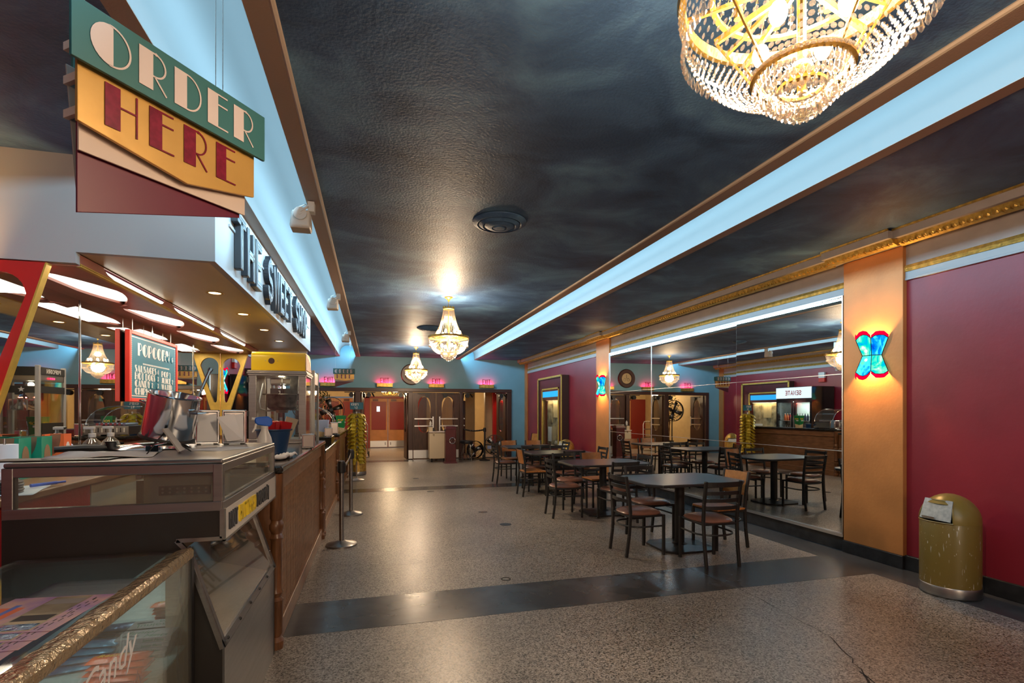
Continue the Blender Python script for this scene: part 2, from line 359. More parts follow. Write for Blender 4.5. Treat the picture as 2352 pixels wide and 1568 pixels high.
def plate(name, outer, holes, thick, m, parent=None, mw=None):
    """flat board with cut-outs in its XY plane, thickness along +Z"""
    cu = bpy.data.curves.new('outline', 'CURVE'); cu.dimensions = '2D'; cu.fill_mode = 'BOTH'; cu.extrude = thick / 2
    for loop in [outer] + holes:
        sp = cu.splines.new('POLY'); sp.points.add(len(loop) - 1); sp.use_cyclic_u = True
        for p, q in zip(sp.points, loop): p.co = (q[0], q[1], 0, 1)
    t = bpy.data.objects.new('outline', cu); COL.objects.link(t); dg = bpy.context.evaluated_depsgraph_get()
    me = bpy.data.meshes.new_from_object(t.evaluated_get(dg)); bpy.data.objects.remove(t); bpy.data.curves.remove(cu)
    me.name = name; me.materials.clear(); me.materials.append(M[m])
    if mw is not None: me.transform(mw)
    o = bpy.data.objects.new(name, me); COL.objects.link(o)
    if parent is not None: o.parent = parent
    return o
_tc = {}
def text(name, s, size, m, parent, O, U, V, ext=0.0005, align='LEFT', sx=1.0, shear=0.0):
    key = (s, size, ext, align, shear)
    if key not in _tc:
        cu = bpy.data.curves.new('txt', 'FONT'); cu.body = s; cu.size = size; cu.extrude = ext; cu.align_x = align; cu.resolution_u = 2; cu.shear = shear
        t = bpy.data.objects.new('txt', cu); COL.objects.link(t); dg = bpy.context.evaluated_depsgraph_get()
        _tc[key] = bpy.data.meshes.new_from_object(t.evaluated_get(dg)); bpy.data.objects.remove(t)
    me = _tc[key].copy(); me.name = name; me.materials.clear(); me.materials.append(M[m])
    U = Vector(U).normalized(); V = Vector(V).normalized(); N = U.cross(V)
    mw = Matrix(((U.x * sx, V.x, N.x, O[0]), (U.y * sx, V.y, N.y, O[1]), (U.z * sx, V.z, N.z, O[2]), (0, 0, 0, 1)))
    me.transform(mw)
    o = bpy.data.objects.new(name, me); COL.objects.link(o); o.parent = parent; return o
# ---- drawn alphabets: thin strokes and thick fills in a unit box
def arc(cx, cy, rx, ry, a0, a1, n=12): return [(cx + rx * cos(rad(a0 + (a1 - a0) * i / n)), cy + ry * sin(rad(a0 + (a1 - a0) * i / n))) for i in range(n + 1)]
def halfO(w=0.9): return arc(w / 2, .5, w / 2, .5, 84, 276, 14)
DECO = {   # width, fills, strokes
 'O': (.92, [halfO(.92)], [arc(.46, .5, .45, .49, 95, -95, 20)]),
 'R': (.74, [[(0, 0), (.36, 0), (.36, 1), (0, 1)]], [[(.36, .98), (.42, .98)] + arc(.42, .68, .27, .30, 90, -90, 12) + [(.36, .38)], [(.4, .38), (.72, 0)]]),
 'D': (.80, [[(0, 0), (.36, 0), (.36, 1), (0, 1)]], [[(.36, .98)] + arc(.38, .5, .40, .48, 90, -90, 16) + [(.36, .02)]]),
 'E': (.68, [[(0, 0), (.34, 0), (.34, 1), (0, 1)]], [[(.34, .98), (.66, .98)], [(.34, .68), (.66, .68)], [(.34, .02), (.68, .02)]]),
 'H': (.80, [[(0, 0), (.36, 0), (.36, 1), (0, 1)]], [[(.36, .56), (.74, .56)], [(.76, 0), (.76, 1)]]),
 'P': (.70, [[(0, 0), (.34, 0), (.34, 1), (0, 1)]], [[(.34, .98), (.40, .98)] + arc(.40, .70, .27, .28, 90, -90, 12) + [(.34, .42)]]),
 'C': (.80, [halfO(.88)], [arc(.44, .5, .42, .48, 95, 40, 8), arc(.44, .5, .42, .48, -95, -40, 8)]),
 'N': (.86, [[(0, 0), (.12, 0), (.12, 1), (0, 1)], [(.06, 1), (.40, 1), (.84, 0), (.5, 0)]], [[(.82, 0), (.82, 1)]]),
 'S': (.62, [[(.0, .80), (.1, .98), (.36, 1.0), (.34, .8), (.62, .35), (.5, .06), (.24, 0), (.3, .2), (.26, .34)]], [[(.3, .97), (.58, .92)], [(.3, .03), (.02, .1)]]),
 'A': (.80, [[(.32, 1), (.5, 1), (.8, 0), (.44, 0)]], [[(.36, .98), (.04, 0)], [(.12, .3), (.5, .3)]]),
 'U': (.78, [[(0, .2), (.06, .06), (.34, 0), (.34, 1), (0, 1)]], [[(.3, .02)] + arc(.46, .3, .28, .28, -90, 0, 8) + [(.74, 1)]]),
 'G': (.82, [halfO(.88)], [arc(.44, .5, .42, .48, 95, 45, 8), arc(.44, .5, .42, .48, -95, -30, 8) + [(.8, .42), (.56, .42)]]),
 'T': (.66, [[(.18, 0), (.50, 0), (.50, 1), (.18, 1)]], [[(0, .97), (.66, .97)]]),
 'I': (.34, [[(0, 0), (.34, 0), (.34, 1), (0, 1)]], []),
 'Y': (.76, [[(0, 1), (.32, 1), (.54, .45), (.54, 0), (.22, 0), (.22, .45)]], [[(.74, 1), (.5, .45)]]),
 'L': (.62, [[(0, 0), (.34, 0), (.34, 1), (0, 1)]], [[(.34, .03), (.62, .03)]]),
 'K': (.74, [[(0, 0), (.34, 0), (.34, 1), (0, 1)]], [[(.72, 1), (.34, .5), (.74, 0)]]),
 'J': (.56, [[(.2, .1), (.54, .1), (.54, 1), (.2, 1)]], [[(.4, .08), (.2, .02), (.02, .15)]]),
 'W': (1.05, [[(0, 1), (.3, 1), (.5, 0), (.28, 0)], [(.5, 1), (.78, 1), (.88, .2), (.76, 0)]], [[(.44, .05), (.56, 1)], [(.82, .05), (1.02, 1)]]),
 '2': (.6, [[(.0, 0), (.58, 0), (.58, .12), (.34, .2), (.6, .62), (.5, .95), (.28, 1), (.3, .6)]], [[(.3, .97), (.05, .9), (.02, .72)]]),
 '3': (.6, [[(.2, 1), (.52, .95), (.56, .7), (.4, .54), (.6, .34), (.52, .06), (.2, 0), (.28, .3), (.28, .8)]], [[(.25, .97), (.02, .85)], [(.25, .03), (.02, .15)]]),
 '4': (.62, [[(.28, 0), (.54, 0), (.54, 1), (.28, .9)]], [[(.45, .98), (.02, .3), (.62, .3)]]),
 '5': (.6, [[(.08, 1), (.3, 1), (.3, .6), (.56, .5), (.58, .18), (.24, 0), (.3, .44), (.08, .44)]], [[(.3, .97), (.58, .97)], [(.26, .03), (.02, .12)]]),
 '$': (.6, [[(.0, .78), (.12, .92), (.36, .94), (.34, .76), (.6, .35), (.48, .1), (.24, .06), (.3, .22), (.24, .36)]], [[(.3, 1.06), (.3, -.06)]]),
}
BLOCK = {
 'T': (.8, [[(0, .93), (.8, .93)], [(.4, .93), (.4, 0)]]), 'H': (.8, [[(.09, 0), (.09, 1)], [(.71, 0), (.71, 1)], [(.09, .5), (.71, .5)]]),
 'E': (.7, [[(.7, .93), (.09, .93), (.09, .07), (.7, .07)], [(.09, .5), (.6, .5)]]),
 'S': (.76, [arc(.38, .72, .29, .21, 10, 90, 6) + arc(.38, .72, .29, .21, 90, 250, 10) + arc(.38, .29, .29, .22, 70, -90, 10) + arc(.38, .29, .29, .22, -90, -190, 6)]),
 'W': (1.0, [[(.07, 1), (.27, .05), (.5, .95), (.73, .05), (.93, 1)]]), 'O': (.8, [arc(.4, .5, .31, .43, 0, 360, 20)]),
 'P': (.74, [[(.09, 0), (.09, .93), (.4, .93)] + arc(.42, .69, .24, .24, 90, -90, 8) + [(.09, .45)]]),
 'X': (.76, [[(.06, 0), (.70, 1)], [(.06, 1), (.70, 0)]]), 'I': (.2, [[(.1, 0), (.1, 1)]]),
 'B': (.74, [[(.09, .07), (.09, .93), (.4, .93)] + arc(.42, .72, .21, .21, 90, -90, 8) + [(.3, .5)] + arc(.42, .29, .24, .22, 90, -90, 8) + [(.09, .07)]]),
 'U': (.78, [[(.09, 1), (.09, .3)] + arc(.39, .32, .30, .25, 180, 360, 10) + [(.69, 1)]]), 'R': (.74, [[(.09, 0), (.09, .93), (.4, .93)] + arc(.42, .70, .23, .23, 90, -90, 8) + [(.09, .47)], [(.36, .47), (.68, 0)]]),
 'D': (.78, [[(.09, .07), (.09, .93), (.32, .93)] + arc(.34, .5, .35, .43, 90, -90, 12) + [(.09, .07)]]),
 'C': (.76, [arc(.4, .5, .31, .43, 40, 320, 16)]), 'N': (.8, [[(.09, 0), (.09, .95), (.71, .05), (.71, 1)]]), 'A': (.8, [[(.06, 0), (.4, .96), (.74, 0)], [(.2, .32), (.6, .32)]]),
 'L': (.66, [[(.09, 1), (.09, .07), (.66, .07)]]), 'M': (.95, [[(.09, 0), (.09, .95), (.47, .25), (.86, .95), (.86, 0)]]),
}
def deco(mb, ch, O, U, V, h, sx=1.0, depth=0.001, lw=0.045):
    w, fills, strokes = DECO[ch]; U = Vector(U).normalized(); V = Vector(V).normalized()
    for f in fills: mb.prism([(x * h * sx, y * h) for x, y in f], O, U, V, depth)
    for st in strokes: mb.ribbon([(x * h * sx, y * h) for x, y in st], lw * h, O, U, V, depth)
    return w * h * sx
def block(mb, ch, O, U, V, h, sx=1.0, depth=0.01, lw=0.14):
    w, strokes = BLOCK[ch]; U = Vector(U).normalized(); V = Vector(V).normalized()
    for st in strokes: mb.ribbon([(x * h * sx, y * h) for x, y in st], lw * h, O, U, V, depth)
    return w * h * sx
def word(fn, table, s, O, U, V, h, sx=1.0, gap=0.1, **k):
    """all letters of a word into one mesh"""
    mb = MB(); O = Vector(O); Un = Vector(U).normalized(); x = 0
    for c in s:
        if c == ' ': x += 0.35 * h * sx; continue
        x += fn(mb, c, O + Un * x, U, V, h, sx, **k) + gap * h * sx
    return mb, x
# ------------------------------------------------------------ the room
fl = struct(MB().box(XL - 0.1, BACK, -0.06, XR + 0.1, 22.4, 0).build('floor', 'floor', smooth=False))
def onfloor(mb, n, m='band'): return struct(mb.build(n, m, fl, smooth=False))
for y0, y1 in ((3.70, 4.31), (9.94, 10.40), (15.75, 16.35)): onfloor(MB().box(XL, y0, 0, 4.525, y1, 0.0012), 'dark_band')
onfloor(MB().box(4.525, BACK, 0, XR, 16.35, 0.0012), 'dark_band')
def crack(pts, w):
    mb = MB(); P = []
    for (a, b) in zip(pts, pts[1:]):
        n = max(2, int((Vector(b) - Vector(a)).length / 0.06))
        for i in range(n): t = i / n; P.append((a[0] + (b[0] - a[0]) * t + R.uniform(-.012, .012), a[1] + (b[1] - a[1]) * t + R.uniform(-.012, .012)))
    P.append(pts[-1])
    for a, b in zip(P, P[1:]):
        d = Vector((b[0] - a[0], b[1] - a[1])); 
        if d.length < 1e-5: continue
        n = Vector((-d.y, d.x)).normalized() * w * R.uniform(.25, .8)
        mb.quad((a[0] + n.x, a[1] + n.y, .0018), (a[0] - n.x, a[1] - n.y, .0018), (b[0] - n.x, b[1] - n.y, .0018), (b[0] + n.x, b[1] + n.y, .0018))
    onfloor(mb, 'floor_crack', 'ink')
crack([(1.9, 5.6), (2.55, 4.75), (2.95, 4.40), (3.02, 3.74)], .004)
crack([(3.02, 3.72), (3.02, 3.3), (2.98, 2.75), (2.78, 2.35)], .005)
crack([(2.78, 2.35), (2.6, 2.1), (2.5, 1.9)], .010); crack([(2.74, 2.32), (2.68, 2.12), (2.55, 1.95)], .006)
crack([(.16, 5.15), (.75, 5.18), (1.2, 5.32), (1.9, 5.6)], .0025)
crack([(1.75, 14.2), (2.0, 12.6), (2.35, 11.4), (2.6, 10.6)], .004)
for x, y, r in ((1.16, 4.46, .045),): onfloor(MB().lathe([(r - .012, .0), (r - .012, .003), (r, .003), (r, 0)], (x, y, 0)), 'floor_ring', 'ink')
for x, y, r in ((1.60, 7.52, .07), (1.72, 6.62, .08), (1.05, 9.72, .07), (.93, 11.7, .07)): onfloor(MB().lathe([(0, .0014), (r, .0014), (r, 0)], (x, y, 0)), 'floor_disc', 'band')

# ceiling: three cloud-painted panels with two cove slots between them
ce = struct(MB().box(-0.42, BACK, CEIL, 2.62, FAR, CEIL + .03).build('ceiling', 'ceiling', smooth=False))
struct(MB().box(XL, BACK, CEIL, -1.09, FAR, CEIL + .03).build('ceiling_panel', 'ceiling', ce, smooth=False))
struct(MB().box(3.29, BACK, CEIL, XR + .02, FAR, CEIL + .03).build('ceiling_panel', 'ceiling', ce, smooth=False))
n = 0
for x0, x1 in ((-1.09, -.985), (-.525, -.42), (2.62, 2.725), (3.185, 3.29)):
    n += 1; struct(MB().box(x0, BACK, CEIL - .022, x1, FAR, CEIL + (.012 if -.6 < x0 < 2.7 else .03)).build('trim_%d' % n, 'lip', smooth=False))
for x in (-.41, 2.61):
    n += 1; struct(MB().cyl((x, BACK, CEIL - .008), (x, FAR, CEIL - .008), .016, n=8).build('trim_%d' % n, 'bead'))
for s, ce_x in ((1, 3.185), (-1, -.985)):
    prof = [(ce_x - s * .001, CEIL - .020), (ce_x - s * .001, CEIL + .10)] + [(ce_x - s * .22 + s * .22 * cos(rad(a)), CEIL + .10 + .22 * sin(rad(a))) for a in range(10, 91, 10)] + [(ce_x - s * .85, CEIL + .32), (ce_x - s * .85, CEIL + .03)]
    mb = MB(); vs = [(x, y, z) for y in (BACK, FAR) for x, z in prof]; k = len(prof)
    mb.add(vs, [(i, i + 1, k + i + 1, k + i) for i in range(k - 1)])
    struct(fixn(mb.build('ceiling_cove', 'cove', ce)))

# walls
wr = struct(MB().box(XR, BACK, 0, XR + .12, FAR, CEIL + .03).build('wall_right', 'red', smooth=False))
wl = struct(MB().box(XL - .12, BACK, 0, XL, FAR, CEIL + .03).build('wall_left', 'red', smooth=False))
struct(MB().box(XL, BACK - .1, 0, XR, BACK, CEIL + .4).build('wall_back', 'taupe', smooth=False))
wf = MB().box(XL - .1, FAR, 2.2, XR + .1, FAR + .14, CEIL + .4).box(XL - .1, FAR, 0, -2.15, FAR + .14, 2.2).box(4.36, FAR, 0, XR + .1, FAR + .14, 2.2)
wf = struct(wf.build('wall_far', 'farwall', smooth=False))
def side(s):   # s=+1 right wall, -1 left wall; returns x at distance d in from the wall surface
    return (lambda d: XR - d) if s > 0 else (lambda d: XL + d)
PIL = ((-2.7, -2.06), (3.72, 4.36), (10.03, 10.70), (16.17, 16.4))
tn = 10
for s, w in ((1, wr), (-1, wl)):
    X = side(s)
    for i, (a, b) in enumerate(PIL):
        if s < 0 and i in (1,): continue
        struct(MB().box(X(0), a, .13, X(.05), b, 3.12).build('pilaster', 'copper', w, smooth=False, bevel=.004))
        struct(MB().box(X(0), a - .004, 0, X(.062), b + .004, .13).build('baseboard_block', 'base', w, smooth=False, bevel=.006))
    bays = ((-2.06, 3.72), (4.36, 10.03), (10.70, 16.17)) if s > 0 else ((-2.06, 3.9), (10.70, 16.17))
    for a, b in bays:
        mirror_bay = s > 0 and a == 4.36
        struct(MB().box(X(0), a, 0, X(.03), b, .14 if not mirror_bay else .155).build('baseboard_' + ('right' if s > 0 else 'left'), 'base', smooth=False, bevel=.008))
        tn += 1; struct(MB().box(X(0), a, 2.93, X(.012), b, 3.13).build('trim_%d' % tn, 'taupe', smooth=False))
        tn += 1; struct(MB().prism([(0, 2.865), (.030, 2.865), (.040, 2.895), (.028, 2.925), (0, 2.935)], (X(0), a, 0), (-s, 0, 0), (0, 0, 1), (b - a) * (1 if s > 0 else -1)).build('trim_%d' % tn, 'gold', smooth=False)).location = (0, 0 if s > 0 else 0, 0)
        tn += 1; struct(MB().box(X(0), a, 2.79, X(.022), b, 2.865).box(X(0), a, 2.783, X(.027), b, 2.805).build('trim_%d' % tn, 'white', smooth=False, bevel=.003))
    # crown: corona and carved egg moulding, stepping forward over each pilaster
    segs = [(BACK, -2.7 - .05, 0)]
    for i, (a, b) in enumerate(PIL):
        segs.append((a - .05, min(b + .05, FAR), .055)); nxt = PIL[i + 1][0] - .05 if i < 3 else None
        if nxt: segs.append((b + .05, nxt, 0))
    for a, b, d in segs:
        if s < 0 and b < 9.6: continue
        a = max(a, 9.70) if s < 0 else a
        tn += 1; struct(MB().box(X(0), a, 3.125, X(.10 + d), b, 3.16).box(X(0), a, 3.152, X(.245 + d), b, 3.224).build('trim_%d' % tn, 'taupe', smooth=False))
        mb = MB().prism([(.10 + d, 3.095), (.125 + d, 3.092), (.18 + d, 3.112), (.205 + d, 3.156), (.10 + d, 3.156)], (X(0), a, 0), (-s, 0, 0), (0, 0, 1), (b - a) * s)
        mb.box(X(.24 + d), a, 3.222, X(.258 + d), b, CEIL)
        tn += 1; t = struct(fixn(mb.build('trim_%d' % tn, 'gold', smooth=False)))
        eg = MB(); y = a + .03
        while y < b - .02:
            eg.sph((X(.168 + d), y, 3.122), .021, 6, 5, (1, .9, 1.2)); eg.box(X(.14 + d), y + .026, 3.10, X(.19 + d), y + .034, 3.15)
            eg.box(X(.255 + d), y - .018, 3.224, X(.263 + d), y + .004, 3.235); y += .06
        if eg.v: stuff(eg.build('egg_and_dart', 'gold', t))
# corner boxes of the far pilaster
struct(MB().box(XR - .20, FAR - .26, 3.10, XR, FAR, CEIL).build('trim_90', 'copper', smooth=False, bevel=.004))

# ------------------------------------------------------------ big wall mirror on the right
mt = tag(bpy.data.objects.new('wall_mirror', None), 'large frameless wall mirror of nine panes between the two copper pilasters', 'mirror'); COL.objects.link(mt)
mt.location = (XR, 7.2, 0); mt.empty_display_size = .1
ys = (4.375, 6.04, 8.31, 10.02); zs = (.19, 1.09, 1.93, 2.765); XM = 4.925
for i in range(3):
    for j in range(3):
        w, h = ys[i + 1] - ys[i] - .004, zs[j + 1] - zs[j] - .004
        o = MB().box(0, -w / 2, -h / 2, .006, w / 2, h / 2).build('mirror_pane', 'mirror', mt, smooth=False)
        o.location = (XM - XR, (ys[i] + ys[i + 1]) / 2 - 7.2, (zs[j] + zs[j + 1]) / 2)
        o.rotation_euler = (0, rad((-.1, 0.12, 0)[j]), rad((0.75, 0.0, -0.1)[i]))
MB().box(-.055, ys[0] - 7.2 - .004, 2.765, -.035, ys[3] - 7.2 + .004, 2.783).box(-.062, ys[0] - 7.2 - .004, .158, -.03, ys[3] - 7.2 + .004, .19).build('frame_channel', 'alu', mt, smooth=False)
for y in (ys[0] - .006, ys[3] + .004): MB().box(-.058, y - 7.2 - .006, .16, -.03, y - 7.2 + .006, 2.78).build('frame_channel', 'alu', mt, smooth=False)
for y in ys[1:3]: MB().box(-.052, y - 7.2 - .0035, .19, -.043, y - 7.2 + .0035, 2.765).build('glint_strip', 'alu', mt, smooth=False)  # added metal strips at the seams imitate bright glints of bevelled pane edges
for z in zs[1:3]: MB().box(-.052, ys[0] - 7.2, z - .003, -.043, ys[3] - 7.2, z + .003).build('glint_strip', 'alu', mt, smooth=False)
for y in (5.0, 5.9, 6.9, 8.0, 9.2): MB().cyl((-.058, y - 7.2, 2.770), (-.05, y - 7.2, 2.770), .007, n=8).build('clip_screw', 'steel', mt)

# ------------------------------------------------------------ far doorway: frames, doors, vestibule
dn = 0
fr = MB().box(-2.25, FAR - .05, 2.15, 4.45, FAR + .16, 2.26)
for a, b in ((-2.25, -2.12), (-.545, -.385), (1.06, 1.20), (2.71, 2.81), (4.31, 4.45)): fr.box(a, FAR - .05, 0, b, FAR + .16, 2.15)
struct(fr.build('door_1', 'frame', smooth=False, bevel=.008))
struct(MB().box(1.07, FAR - .056, .03, 1.195, FAR - .05, .30).build('trim_91', 'alu', smooth=False))
def lobby_door(num, x0, x1, mid, ang=0, hinge=None):
    """wooden swing door with an oval pane, push bars and a metal kick plate"""
    w = x1 - x0; root = struct(plate('door_%d' % num, [(0, 0.01), (w, 0.01), (w, 2.13), (0, 2.13)], [
        arc(w / 2, 1.75, .20, .26, 0, 180, 10) + arc(w / 2, 1.06, .20, .22, 180, 360, 10)], .045, 'doorwood', None,
        Matrix.Rotation(PI / 2, 4, 'X')))
    MB().prism([(w / 2 + .2 * cos(t * PI / 8), 1.4 + (.60 if sin(t * PI / 8) >= 0 else .56) * sin(t * PI / 8)) for t in range(16)], (0, .0, 0), (1, 0, 0), (0, 0, 1), .005).build('door_pane', 'darkglass', root, smooth=False)
    MB().box(.03, -.03, .03, w - .03, -.022, .29).build('kick_plate', 'alu', root, smooth=False)
    hb = MB(); xa, xb = (.06, w - .10) if mid > 0 else (.10, w - .06)
    for z in (1.06, 1.29): hb.box(xa, -.075, z - .018, xb, -.055, z + .018)
    xv = xb if mid > 0 else xa
    hb.box(xv - .02, -.085, .86 if mid < 0 else 1.0, xv + .02, -.05, 1.36)
    for z in (1.06, 1.29): hb.box(xa + .05, -.055, z - .012, xa + .08, -.022, z + .012)
    hb.build('push_bar', 'alu', root, smooth=False)
    cl = MB().cyl((.28 if mid < 0 else w - .28, -.09, 2.04), (.28 if mid < 0 else w - .28, -.02, 2.04), .075, n=14)
    cl.box(.05 if mid > 0 else .1, -.07, 1.97, w * .62 if mid > 0 else w - .05, -.03, 2.0) if False else cl.bar((w * .2, -.06, 2.10), (w * .75, -.06, 2.10), .03, .03)
    cl.build('door_closer', 'black', root)
    root.location = (x0, FAR + .06, 0); root.rotation_euler = (0, 0, ang)
    return root
lobby_door(2, 1.20, 1.95, 1); lobby_door(3, 1.96, 2.71, -1)
def open_door(num, x, flip, ang):
    r = lobby_door(num, 0, .74, 1 if flip > 0 else -1)
    r.location = (x, FAR + .08, 0); r.rotation_euler = (0, 0, ang); return r
open_door(4, 4.29, -1, rad(100)); open_door(5, -.40 + .03, 1, rad(86)); open_door(6, -.56, -1, rad(95)); open_door(7, 1.05, 1, rad(94)); open_door(8, 2.83, 1, rad(88)); open_door(9, -2.1, 1, rad(88))
for i, x in enumerate((-.66, -.14, .84, 2.98, 4.12)):   # closers on the frame's head
    o = MB().cyl((0, 0, -.08), (0, .16, -.08), .07, n=12).bar((-.2, .02, .0), (.2, .02, 0), .05, .025).bar((.1, .1, -.02), (.16, .02, -.13), .03, .03).build('door_closer', 'black', bpy.data.objects['door_1'])
    o.location = (x, FAR + .0, 2.12)
# vestibule
vs_ = MB().box(-2.9, FAR + .14, 2.62, 5.2, 22.4, 2.7); struct(vs_.build('ceiling_vestibule', 'cream', smooth=False))
struct(MB().box(-2.9, 22.0, 2.14, 5.2, 22.1, 2.62).box(1.45, 22.0, 0, 2.2, 22.1, 2.14).box(-2.9, 22.0, 0, -2.0, 22.1, 2.14).box(-.6, 22.0, 0, -.35, 22.1, 2.14).build('wall_entrance', 'reddoor', smooth=False))
struct(MB().box(-2.9, 21.97, 2.14, 5.2, 22.0, 2.62).box(2.2, 21.9, 0, 5.2, 22.1, 2.62).build('wall_entrance_cream', 'cream', smooth=False))
struct(MB().box(5.1, FAR + .14, 0, 5.2, 22.4, 2.62).box(-2.9, FAR + .14, 0, -2.8, 22.4, 2.62).build('wall_vestibule', 'cream', smooth=False))
struct(MB().box(2.80, 18.4, 0, 3.25, 18.55, 1.92).build('door_20', 'darkred', smooth=False, bevel=.006))
struct(MB().box(3.25, 18.35, 0, 3.6, 18.5, 2.62).box(3.95, 18.2, 0, 4.32, 18.4, 2.62).build('pier', 'cream', smooth=False, bevel=.01))
def ent_door(num, x0, x1):
    r = struct(MB().box(x0, 21.96, .02, x1, 22.02, 2.08).build('door_%d' % num, 'tan', smooth=False, bevel=.006))
    MB().box(x0 + .07, 21.945, .76, x1 - .07, 21.96, 1.94).build('door_panel', 'reddoor', r, smooth=False, bevel=.004)
    MB().box(x0 + .02, 21.95, .04, x1 - .02, 21.957, .30).build('kick_plate', 'alu', r, smooth=False)
    MB().cyl((x1 - .1 if x0 < .2 else x0 + .1, 21.93, .12), (x1 - .1 if x0 < .2 else x0 + .1, 21.93, .24), .012).build('floor_bolt', 'black', r)
    MB().box(x0 + .12, 21.92, 1.96, x0 + .34, 21.96, 2.04).build('door_closer', 'darkred', r, smooth=False)
    return r
d = ent_door(10, -.15, .58); ent_door(11, .595, 1.31); ent_door(12, -2.0, -1.3); ent_door(13, -1.29, -.6)
MB().box(.13, 21.94, 1.52, .26, 21.947, 1.74).build('door_window', 'signlit', d, smooth=False)
MB().cyl((.0, 0, 0), (0, 0, .001), .01).build('strip', 'black', d)
struct(MB().box(-.35, 21.9, 0, -.15, 22.0, 2.14).box(1.31, 21.9, 0, 1.45, 22.0, 2.14).box(-.35, 21.9, 2.08, 1.45, 22.0, 2.16).build('door_frame_entrance', 'reddoor', smooth=False, bevel=.006))
lamp('vestibule_light', 'POINT', (.6, 19.4, 2.25), 55, (1, .72, .42), shadow_soft_size=.15)
lamp('vestibule_light', 'POINT', (3.6, 19.8, 2.25), 40, (1, .74, .45), shadow_soft_size=.15)
lamp('vestibule_light', 'POINT', (-1.9, 19.6, 2.25), 35, (1, .72, .42), shadow_soft_size=.15)
vc = thing('vestibule_chandelier', 'small brass arm chandelier glimpsed through the open doors to the vestibule', 'chandelier', (.6, 19.9, 2.62))
mb = MB().cyl((0, 0, 0), (0, 0, -.42), .012, n=8).sph((0, 0, -.40), .07, 10, 6).cyl((0, 0, -.02), (0, 0, 0), .06)
for k in range(5):
    a = 2 * PI * k / 5 + .3; mb.tube([(.05 * cos(a), .05 * sin(a), -.40), (.17 * cos(a), .17 * sin(a), -.47), (.27 * cos(a), .27 * sin(a), -.42), (.27 * cos(a), .27 * sin(a), -.36)], .009, 6)
mb.build('brass_arms', 'gold', vc)
for k in range(5):
    a = 2 * PI * k / 5 + .3; MB().cyl((.27 * cos(a), .27 * sin(a), -.36), (.27 * cos(a), .27 * sin(a), -.28), .05, .065, n=10).build('glass_shade', 'diffuser', vc)
# lit red poster case seen through the right-hand opening
pc = thing('lobby_display_case', 'tall bright red lit display case with blue glass strip beyond the right doorway', 'display case', (4.62, 17.9, 0))
MB().box(-.45, 0, .3, .42, .1, 2.25).build('case_frame', 'redstrut', pc, smooth=False, bevel=.01)
MB().box(-.16, -.012, .5, .28, 0, 1.90).build('case_panel', 'redfoil', pc, smooth=False); MB().box(-.14, -.014, 1.97, .26, -.002, 2.08).build('blue_glass', 'bluelit', pc, smooth=False)
lamp('case_lamp', 'AREA', (4.66, 17.85, 1.93), 5, (1, .3, .2), (rad(-25), 0, 0), shape='RECTANGLE', size=.4, size_y=.05)
# ------------------------------------------------------------ canopy over the concession counter
FX, SZ, LZ = -1.09, 2.59, 2.515       # right face, soffit height, light-panel height
CY0, CY1 = 4.05, 9.70; MX = -2.50     # front and far ends, mirror plane behind the counter
cp = thing('concession_canopy', 'white boxed canopy with gold soffit hanging from the ceiling above the concession counter', 'canopy', (-1.9, 6.9, CEIL))
def C(mb, name, m, **k):
    mb.v = [(x + 1.9, y - 6.9, z - CEIL) for x, y, z in mb.v]; return mb.build(name, m, cp, **k)
C(MB().box(XL, CY0, LZ, -1.925, CY0 + .05, CEIL).box(-1.925, CY0, SZ, FX, CY0 + .05, CEIL).box(FX - .05, CY0 + .05, SZ, FX, CY1, CEIL).box(XL, CY1 - .05, LZ, FX - .05, CY1, CEIL), 'fascia', 'fascia', smooth=False)
C(MB().box(-1.94, CY0 + .05, SZ, FX - .05, CY1 - .05, SZ + .03), 'soffit', 'soffit', smooth=False)
# dropped light panel: leaf-shaped cut-outs underneath and long ones in its side
def leaf(y0, y1):   # in (x, y)
    L = y1 - y0; pts = []
    for t in [i / 9 for i in range(10)]:   # inner edge bulges near the front, outer edge near the back
        pts.append((-1.985 - .115 * (1 - t) ** 1.6 - .02, y0 + L * t)) if False else None
    a = [( -2.31 + .30 * min(1, (t * 2.2) ** .55) * (1 if t < .45 else max(0.0, 1 - ((t - .45) / .55) ** 2.2) * .75 + .25 * (1 - t) / .55), y0 + L * t) for t in [i / 14 for i in range(15)]]
    b = [(-2.33 + .16 * max(0, (t - .5) / .5) ** 1.4, y0 + L * t) for t in [1 - i / 14 for i in range(1, 14)]]
    return a + b
holes = [leaf(y, y + 1.30) for y in (4.28, 5.66, 7.02, 8.36)]
lp = plate('light_panel', [(MX, CY0 + .05), (-1.925, CY0 + .05), (-1.925, CY1 - .05), (MX, CY1 - .05)], holes, .02, 'redboard', cp, Matrix.Translation((1.9, -6.9, LZ - CEIL)))
def slot(y0, y1): return [(y0, .058), (y0 + .06, .03), (y0 + .16, .014), (y1 - .10, .014), (y1 - .03, .03), (y1, .058), (y1, .066), (y0, .066)]
C(MB().box(-1.932, CY0 + .05, SZ - .004, -1.925, CY1 - .05, SZ + .0), 'panel_edge', 'redboard', smooth=False)
vp = plate('panel_side', [(CY0 + .05, 0), (CY1 - .05, 0), (CY1 - .05, .075), (CY0 + .05, .075)], [slot(4.42, 5.56), slot(5.76, 7.16), slot(7.36, 8.76)][:3], .008, 'redboard', cp,
           Matrix(((0, 0, 1, -1.929 + 1.9), (1, 0, 0, -6.9), (0, 1, 0, LZ - CEIL), (0, 0, 0, 1))))
C(MB().box(-1.945, CY0 + .05, LZ - .013, -1.919, CY1 - .05, LZ - .002).box(-1.945, CY0 + .05, LZ + .002, -1.921, CY1 - .05, LZ + .010), 'gold_edging', 'goldpaint', smooth=False)
